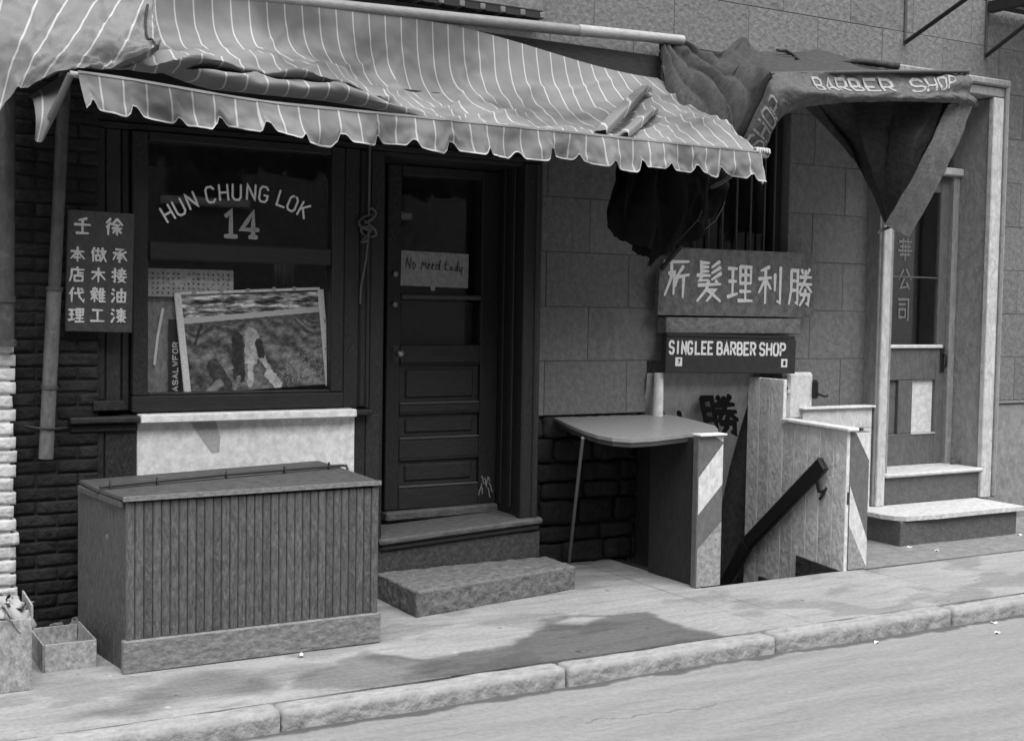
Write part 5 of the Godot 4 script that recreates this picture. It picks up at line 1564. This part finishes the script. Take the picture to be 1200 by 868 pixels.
func poster_image() -> ImageTexture:
	var w := 320
	var h := 220
	var im := Image.create(w, h, false, Image.FORMAT_RGB8)
	var n := FastNoiseLite.new()
	n.seed = 4
	n.frequency = 0.03
	n.fractal_octaves = 6
	n.fractal_gain = 0.65
	var r := RandomNumberGenerator.new()
	r.seed = 12
	for y in h:
		for x in w:
			var v: float
			var hor := 62.0 - 14.0 * x / w
			var hill := hor + 10.0 + 7.0 * sin(x * 0.021 + 1.0) + 3.0 * sin(x * 0.07)
			if y < hor:
				v = 0.52 + 1.1 * n.get_noise_2d(x * 0.5, y * 2.2) + 0.12 * sin(y * 0.28 + 2.0 * n.get_noise_2d(x * 0.6, 9.0))
				if y > hor - 13.0:
					v = 0.74
			elif y < hill:
				v = 0.30 + 0.25 * n.get_noise_2d(x * 2.0, y * 5.0)
			else:
				var depth := (y - hill) / (h - hill)
				v = 0.36 + 0.10 * sin((y + 0.16 * x) / (1.2 + 3.0 * depth)) + 0.3 * n.get_noise_2d(x * 1.3, y * 1.9)
			v += r.randf_range(-0.03, 0.03)
			im.set_pixel(x, y, Color(v, v, v))
	# rows of planted heads on the right
	for row in 9:
		var yy := 112.0 + row * 12.0
		var x0 := 300.0 - row * 14.0
		while x0 < 318.0:
			var top := Vector2(x0 + r.randf_range(-3.0, 3.0), yy + r.randf_range(-3.0, 3.0))
			for k in 26:
				var g := top + Vector2(r.randfn(0.0, 3.0), r.randfn(0.0, 3.6))
				var c := r.randf_range(0.35, 0.8)
				if g.x > 0 and g.x < w - 1 and g.y > 0 and g.y < h - 1:
					im.set_pixel(int(g.x), int(g.y), Color(c, c, c))
					im.set_pixel(int(g.x) + 1, int(g.y), Color(c, c, c))
			x0 += 13.0
	# a stooping figure at work and a dark one beside it
	var blobs := [[[150, 92, 146, 150], 15, 0.66], [[158, 96, 172, 150], 9, 0.6], [[146, 150, 140, 205], 7, 0.72], [[172, 150, 190, 185], 6, 0.7], [[186, 186, 204, 212], 11, 0.75], [[166, 112, 170, 140], 8, 0.12], [[118, 100, 116, 190], 13, 0.12], [[116, 190, 104, 212], 5, 0.5], [[60, 160, 84, 205], 16, 0.2], [[70, 200, 50, 218], 10, 0.5], [[40, 66, 22, 108], 3, 0.15]]
	for b in blobs:
		var p := Vector2(b[0][0], b[0][1])
		var q := Vector2(b[0][2], b[0][3])
		for y in range(max(0, min(p.y, q.y) - 18), min(h, max(p.y, q.y) + 18)):
			for x in range(max(0, min(p.x, q.x) - 18), min(w, max(p.x, q.x) + 18)):
				var d := Vector2(x, y).distance_to(Geometry2D.get_closest_point_to_segment(Vector2(x, y), p, q)) + 5.0 * n.get_noise_2d(x * 2.0, y * 2.0)
				if d < b[1]:
					var v: float = b[2] + 0.25 * n.get_noise_2d(x * 1.5 + 50, y * 1.5)
					im.set_pixel(x, y, Color(v, v, v))
	return ImageTexture.create_from_image(im)


func uv_card(w: float, h: float, bow := 0.0) -> ArrayMesh:
	# a sheet of paper, its lower left corner at the origin
	return sheet(func(u: float, v: float) -> Vector3: return Vector3(u * w, (1.0 - v) * h, bow * sin(u * PI) + bow * 0.4 * sin(v * 4.0)), 14, 8, Vector3.ZERO, func(u: float, v: float) -> Vector2: return Vector2(u, v))


func window_display() -> void:
	var lean := Basis(Vector3(0, 0, 1), 0.055) * Basis(Vector3(1, 0, 0), -0.06)
	var p := thing("window_poster", "framed landscape picture with stooping figure propped in shop window", "picture", Vector3(-2.0, 1.195, 0.275), "")
	p.basis = lean
	var pm := StandardMaterial3D.new()
	pm.albedo_texture = poster_image()
	pm.albedo_color = Color(1, 1, 1)
	pm.roughness = 0.6
	var local := func(called: String, mesh: Mesh, m: Material, at: Vector3, turn := Basis.IDENTITY) -> MeshInstance3D:
		var q := MeshInstance3D.new()
		q.name = called
		q.mesh = mesh
		q.material_override = m
		p.add_child(q, true)
		q.transform = Transform3D(turn, at)
		return q
	local.call("print", uv_card(0.80, 0.53), pm, Vector3(0.03, 0.0, 0.0))
	var tape := mat("white_strip", 0.82, 0.7, "paint", Vector3(5, 5, 5))
	local.call("frame_strip", bevel_box(Vector3(0.038, 0.55, 0.012), 0.003), tape, Vector3(0.02, 0.275, 0.004), Basis(Vector3(0, 0, 1), 0.035))
	local.call("frame_strip", bevel_box(Vector3(0.034, 0.55, 0.012), 0.003), tape, Vector3(0.835, 0.265, 0.004), Basis(Vector3(0, 0, 1), 0.02))
	local.call("frame_strip", bevel_box(Vector3(0.80, 0.016, 0.012), 0.003), tape, Vector3(0.425, 0.545, 0.004))
	for k in 7:
		local.call("tape_tab", bevel_box(Vector3(0.022, 0.02, 0.004), 0.001), mat("tape_tab", 0.32, 0.6), Vector3([0.1, 0.25, 0.4, 0.55, 0.67, 0.842, 0.845][k], [0.55, 0.552, 0.55, 0.552, 0.55, 0.2, 0.36][k], 0.014))
	var back := thing("backing_board", "grey board with pale diagonal mark behind the left side of the picture", "board", Vector3(-2.19, 1.2, 0.215))
	var bm := mat("backing_grey", 0.34, 0.7, "grime", Vector3(2, 1, 2))
	part("board", uv_card(0.34, 0.52, 0.01), bm, back, Vector3(-2.19, 1.198, 0.2))
	part("pale_mark", lettering("6 0 4 5 3 10", Vector2(0.06, 0.3), Vector2(6, 10), 0.014), mat("pale_mark", 0.7, 0.8), back, Vector3(-2.15, 1.66, 0.222), Basis(Vector3(0, 0, 1), -0.05))
	var strip := thing("printed_strip", "black strip with white capitals standing on end beside the picture", "strip", Vector3(-2.04, 1.2, 0.225))
	part("strip", uv_card(0.07, 0.40), mat("strip_black", 0.02, 0.6), strip, Vector3(-2.062, 1.2, 0.228), Basis(Vector3(0, 0, 1), 0.0))
	var text := "ASALWFOR"
	var wm := mat("strip_white", 0.55, 0.7)
	for k in text.length():
		part("letter", lettering(LETTER[text[k]], Vector2(0.022, 0.026), Vector2(6, 10), 0.007), wm, strip, Vector3(-2.038, 1.215 + 0.034 * k, 0.2295), Basis(Vector3(0, 0, 1), PI / 2))
	var note := thing("price_notice", "white notice covered in rows of small characters in shop window", "notice", Vector3(-1.95, 1.73, 0.24))
	part("paper", uv_card(0.49, 0.15, 0.004), mat("notice_paper", 0.5, 0.8, "paint", Vector3(2, 2, 2)), note, Vector3(-2.197, 1.722, 0.235))
	var ink := mat("notice_ink", 0.06, 0.8)
	var st := SurfaceTool.new()
	st.begin(Mesh.PRIMITIVE_TRIANGLES)
	var put := func(q: Vector2, l: float) -> Vector3: return Vector3(q.x, q.y, l)
	for c in 17:
		for r in 5:
			if rng.randf() < 0.12:
				continue
			var q := Vector2(-2.185 + 0.0275 * c, 1.735 + 0.026 * r)
			for s in 3:
				ribbon(st, [q + Vector2(rng.randf(), rng.randf()) * 0.014, q + Vector2(rng.randf(), rng.randf()) * 0.014], 0.004, 0.0005 * s, put)
	var writing := part("writing", st.commit(), ink, note, Vector3(0, 0, 0.243))
	writing.set_meta("kind", "stuff")

	var d := thing("door_notice", "handwritten white card stuck inside the shop door glass", "notice", Vector3(-0.32, 1.82, -0.062))
	part("card", uv_card(0.47, 0.215, 0.003), mat("door_card", 0.36, 0.8, "paint", Vector3(2, 2, 2)), d, Vector3(-0.556, 1.818, -0.064), Basis(Vector3(0, 0, 1), -0.015))
	var hand := "1 9 2 1 4 9 5 1|6 7 7 4 8.5 6 7.5 9 6 8|13 9 14 3 15 6 16.5 3.5 17 8|18.5 7 20 5 19 4 18 7.5 20 8.5|21.5 7 23 5 22 4 21 7.5 23 8.5|27 5 25 4.5 24.5 8 27 7.5 28 1 27.5 8.5|33 1 32 8 34 8|31 4 35 3.6|37 5 36 7.5 37.8 8 38 5.5|41 5 39.5 8 41.5 8 42.5 1 42 8.5|44 5 43.6 8 45.5 7.5 46 5 45 11"
	part("handwriting", lettering(hand, Vector2(0.40, 0.085), Vector2(46, 10), 0.006), mat("notice_ink", 0.06, 0.8), d, Vector3(-0.53, 2.0, -0.058), Basis(Vector3(0, 0, 1), -0.04))
	piece("tape", -0.35, -0.32, 1.79, 1.825, -0.061, -0.059, mat("tape_tab", 0.32, 0.6), d, 0.0)


# ---------- small things ----------

func small_things() -> void:
	# cord tied to a hook between window and door
	var c := thing("awning_cord", "knotted cord hanging between shop window and door", "cord", Vector3(-0.955, 1.68, 0.36))
	var cm := mat("cord_grey", 0.085, 0.9)
	tube("cord", [Vector3(-0.962, 2.7, 0.38), Vector3(-0.96, 2.4, 0.37), Vector3(-0.958, 2.2, 0.365)], 0.007, cm, c, -1.0, 6)
	var pts := []
	for k in 60:
		var t := k / 59.0
		pts.append(Vector3(-0.965 + 0.035 * sin(t * 31.0) + 0.02 * sin(t * 13.0), 2.21 - 0.13 * t + 0.035 * cos(t * 23.0), 0.37 + 0.02 * cos(t * 31.0)))
	tube("knot", pts, 0.007, cm, c, -1.0, 6)
	tube("cord_tail", [Vector3(-0.96, 2.12, 0.37), Vector3(-0.975, 1.95, 0.37), Vector3(-1.0, 1.8, 0.36), Vector3(-1.005, 1.7, 0.36)], 0.006, cm, c, -1.0, 6)
	# fire escape brackets and the ends of its platform
	var iron := mat("bracket_iron", 0.018, 0.6)
	var labs := ["black iron strut bracket on wall above the barber awning", "black iron strut bracket on wall at upper right corner"]
	var xs := [3.64, 4.55]
	for k in 2:
		var x: float = xs[k]
		var b := thing("iron_bracket", labs[k], "bracket", Vector3(x, 3.78, 0.02), "fire escape brackets")
		tube("strut", [Vector3(x, 3.77, 0.01), Vector3(x, 3.77 + 0.214 * 3.0, 0.56 * 3.0) if k == 0 else Vector3(x, 3.775 + 0.172 * 3.4, 0.359 * 3.4)], 0.017, iron, b, -1.0, 8)
		piece("wall_bar", x - 0.012, x + 0.012, 3.78, 4.6, 0.002, 0.014, mat("wall_bar", 0.07, 0.7), b, 0.002)
	var f := thing("fire_escape", "dark underside of a fire escape at the top right corner", "fire escape", Vector3(5.2, 4.15, 0.4))
	for k in 6:
		piece("slat", 4.6, 6.4, 4.14, 4.17, 0.04 + 0.16 * k, 0.14 + 0.16 * k, iron, f, 0.004)
	piece("edge_beam", 4.54, 4.598, 4.11, 4.2, 0.02, 1.0, iron, f, 0.004)
	var g := thing("wall_grating", "row of short dark openings in a ledge above the awning roller", "ledge", Vector3(-0.1, 3.5, 0.1))
	var lm := mat("ledge_pale", 0.2, 0.85, "stone", Vector3.ONE, "rough", 0.4)
	var om := mat("ledge_dark", 0.03, 0.9)
	piece("ledge_slab", -1.4, 0.34, 3.565, 3.9, 0.004, 0.1, lm, g, 0.006)
	for k in 12:
		var x := -1.36 + 0.143 * k
		piece("opening", x, x + 0.1, 3.52, 3.562, 0.004, 0.095, om, g, 0.002)
		piece("tooth", x + 0.103, x + 0.14, 3.525, 3.562, 0.004, 0.1, lm, g, 0.004)
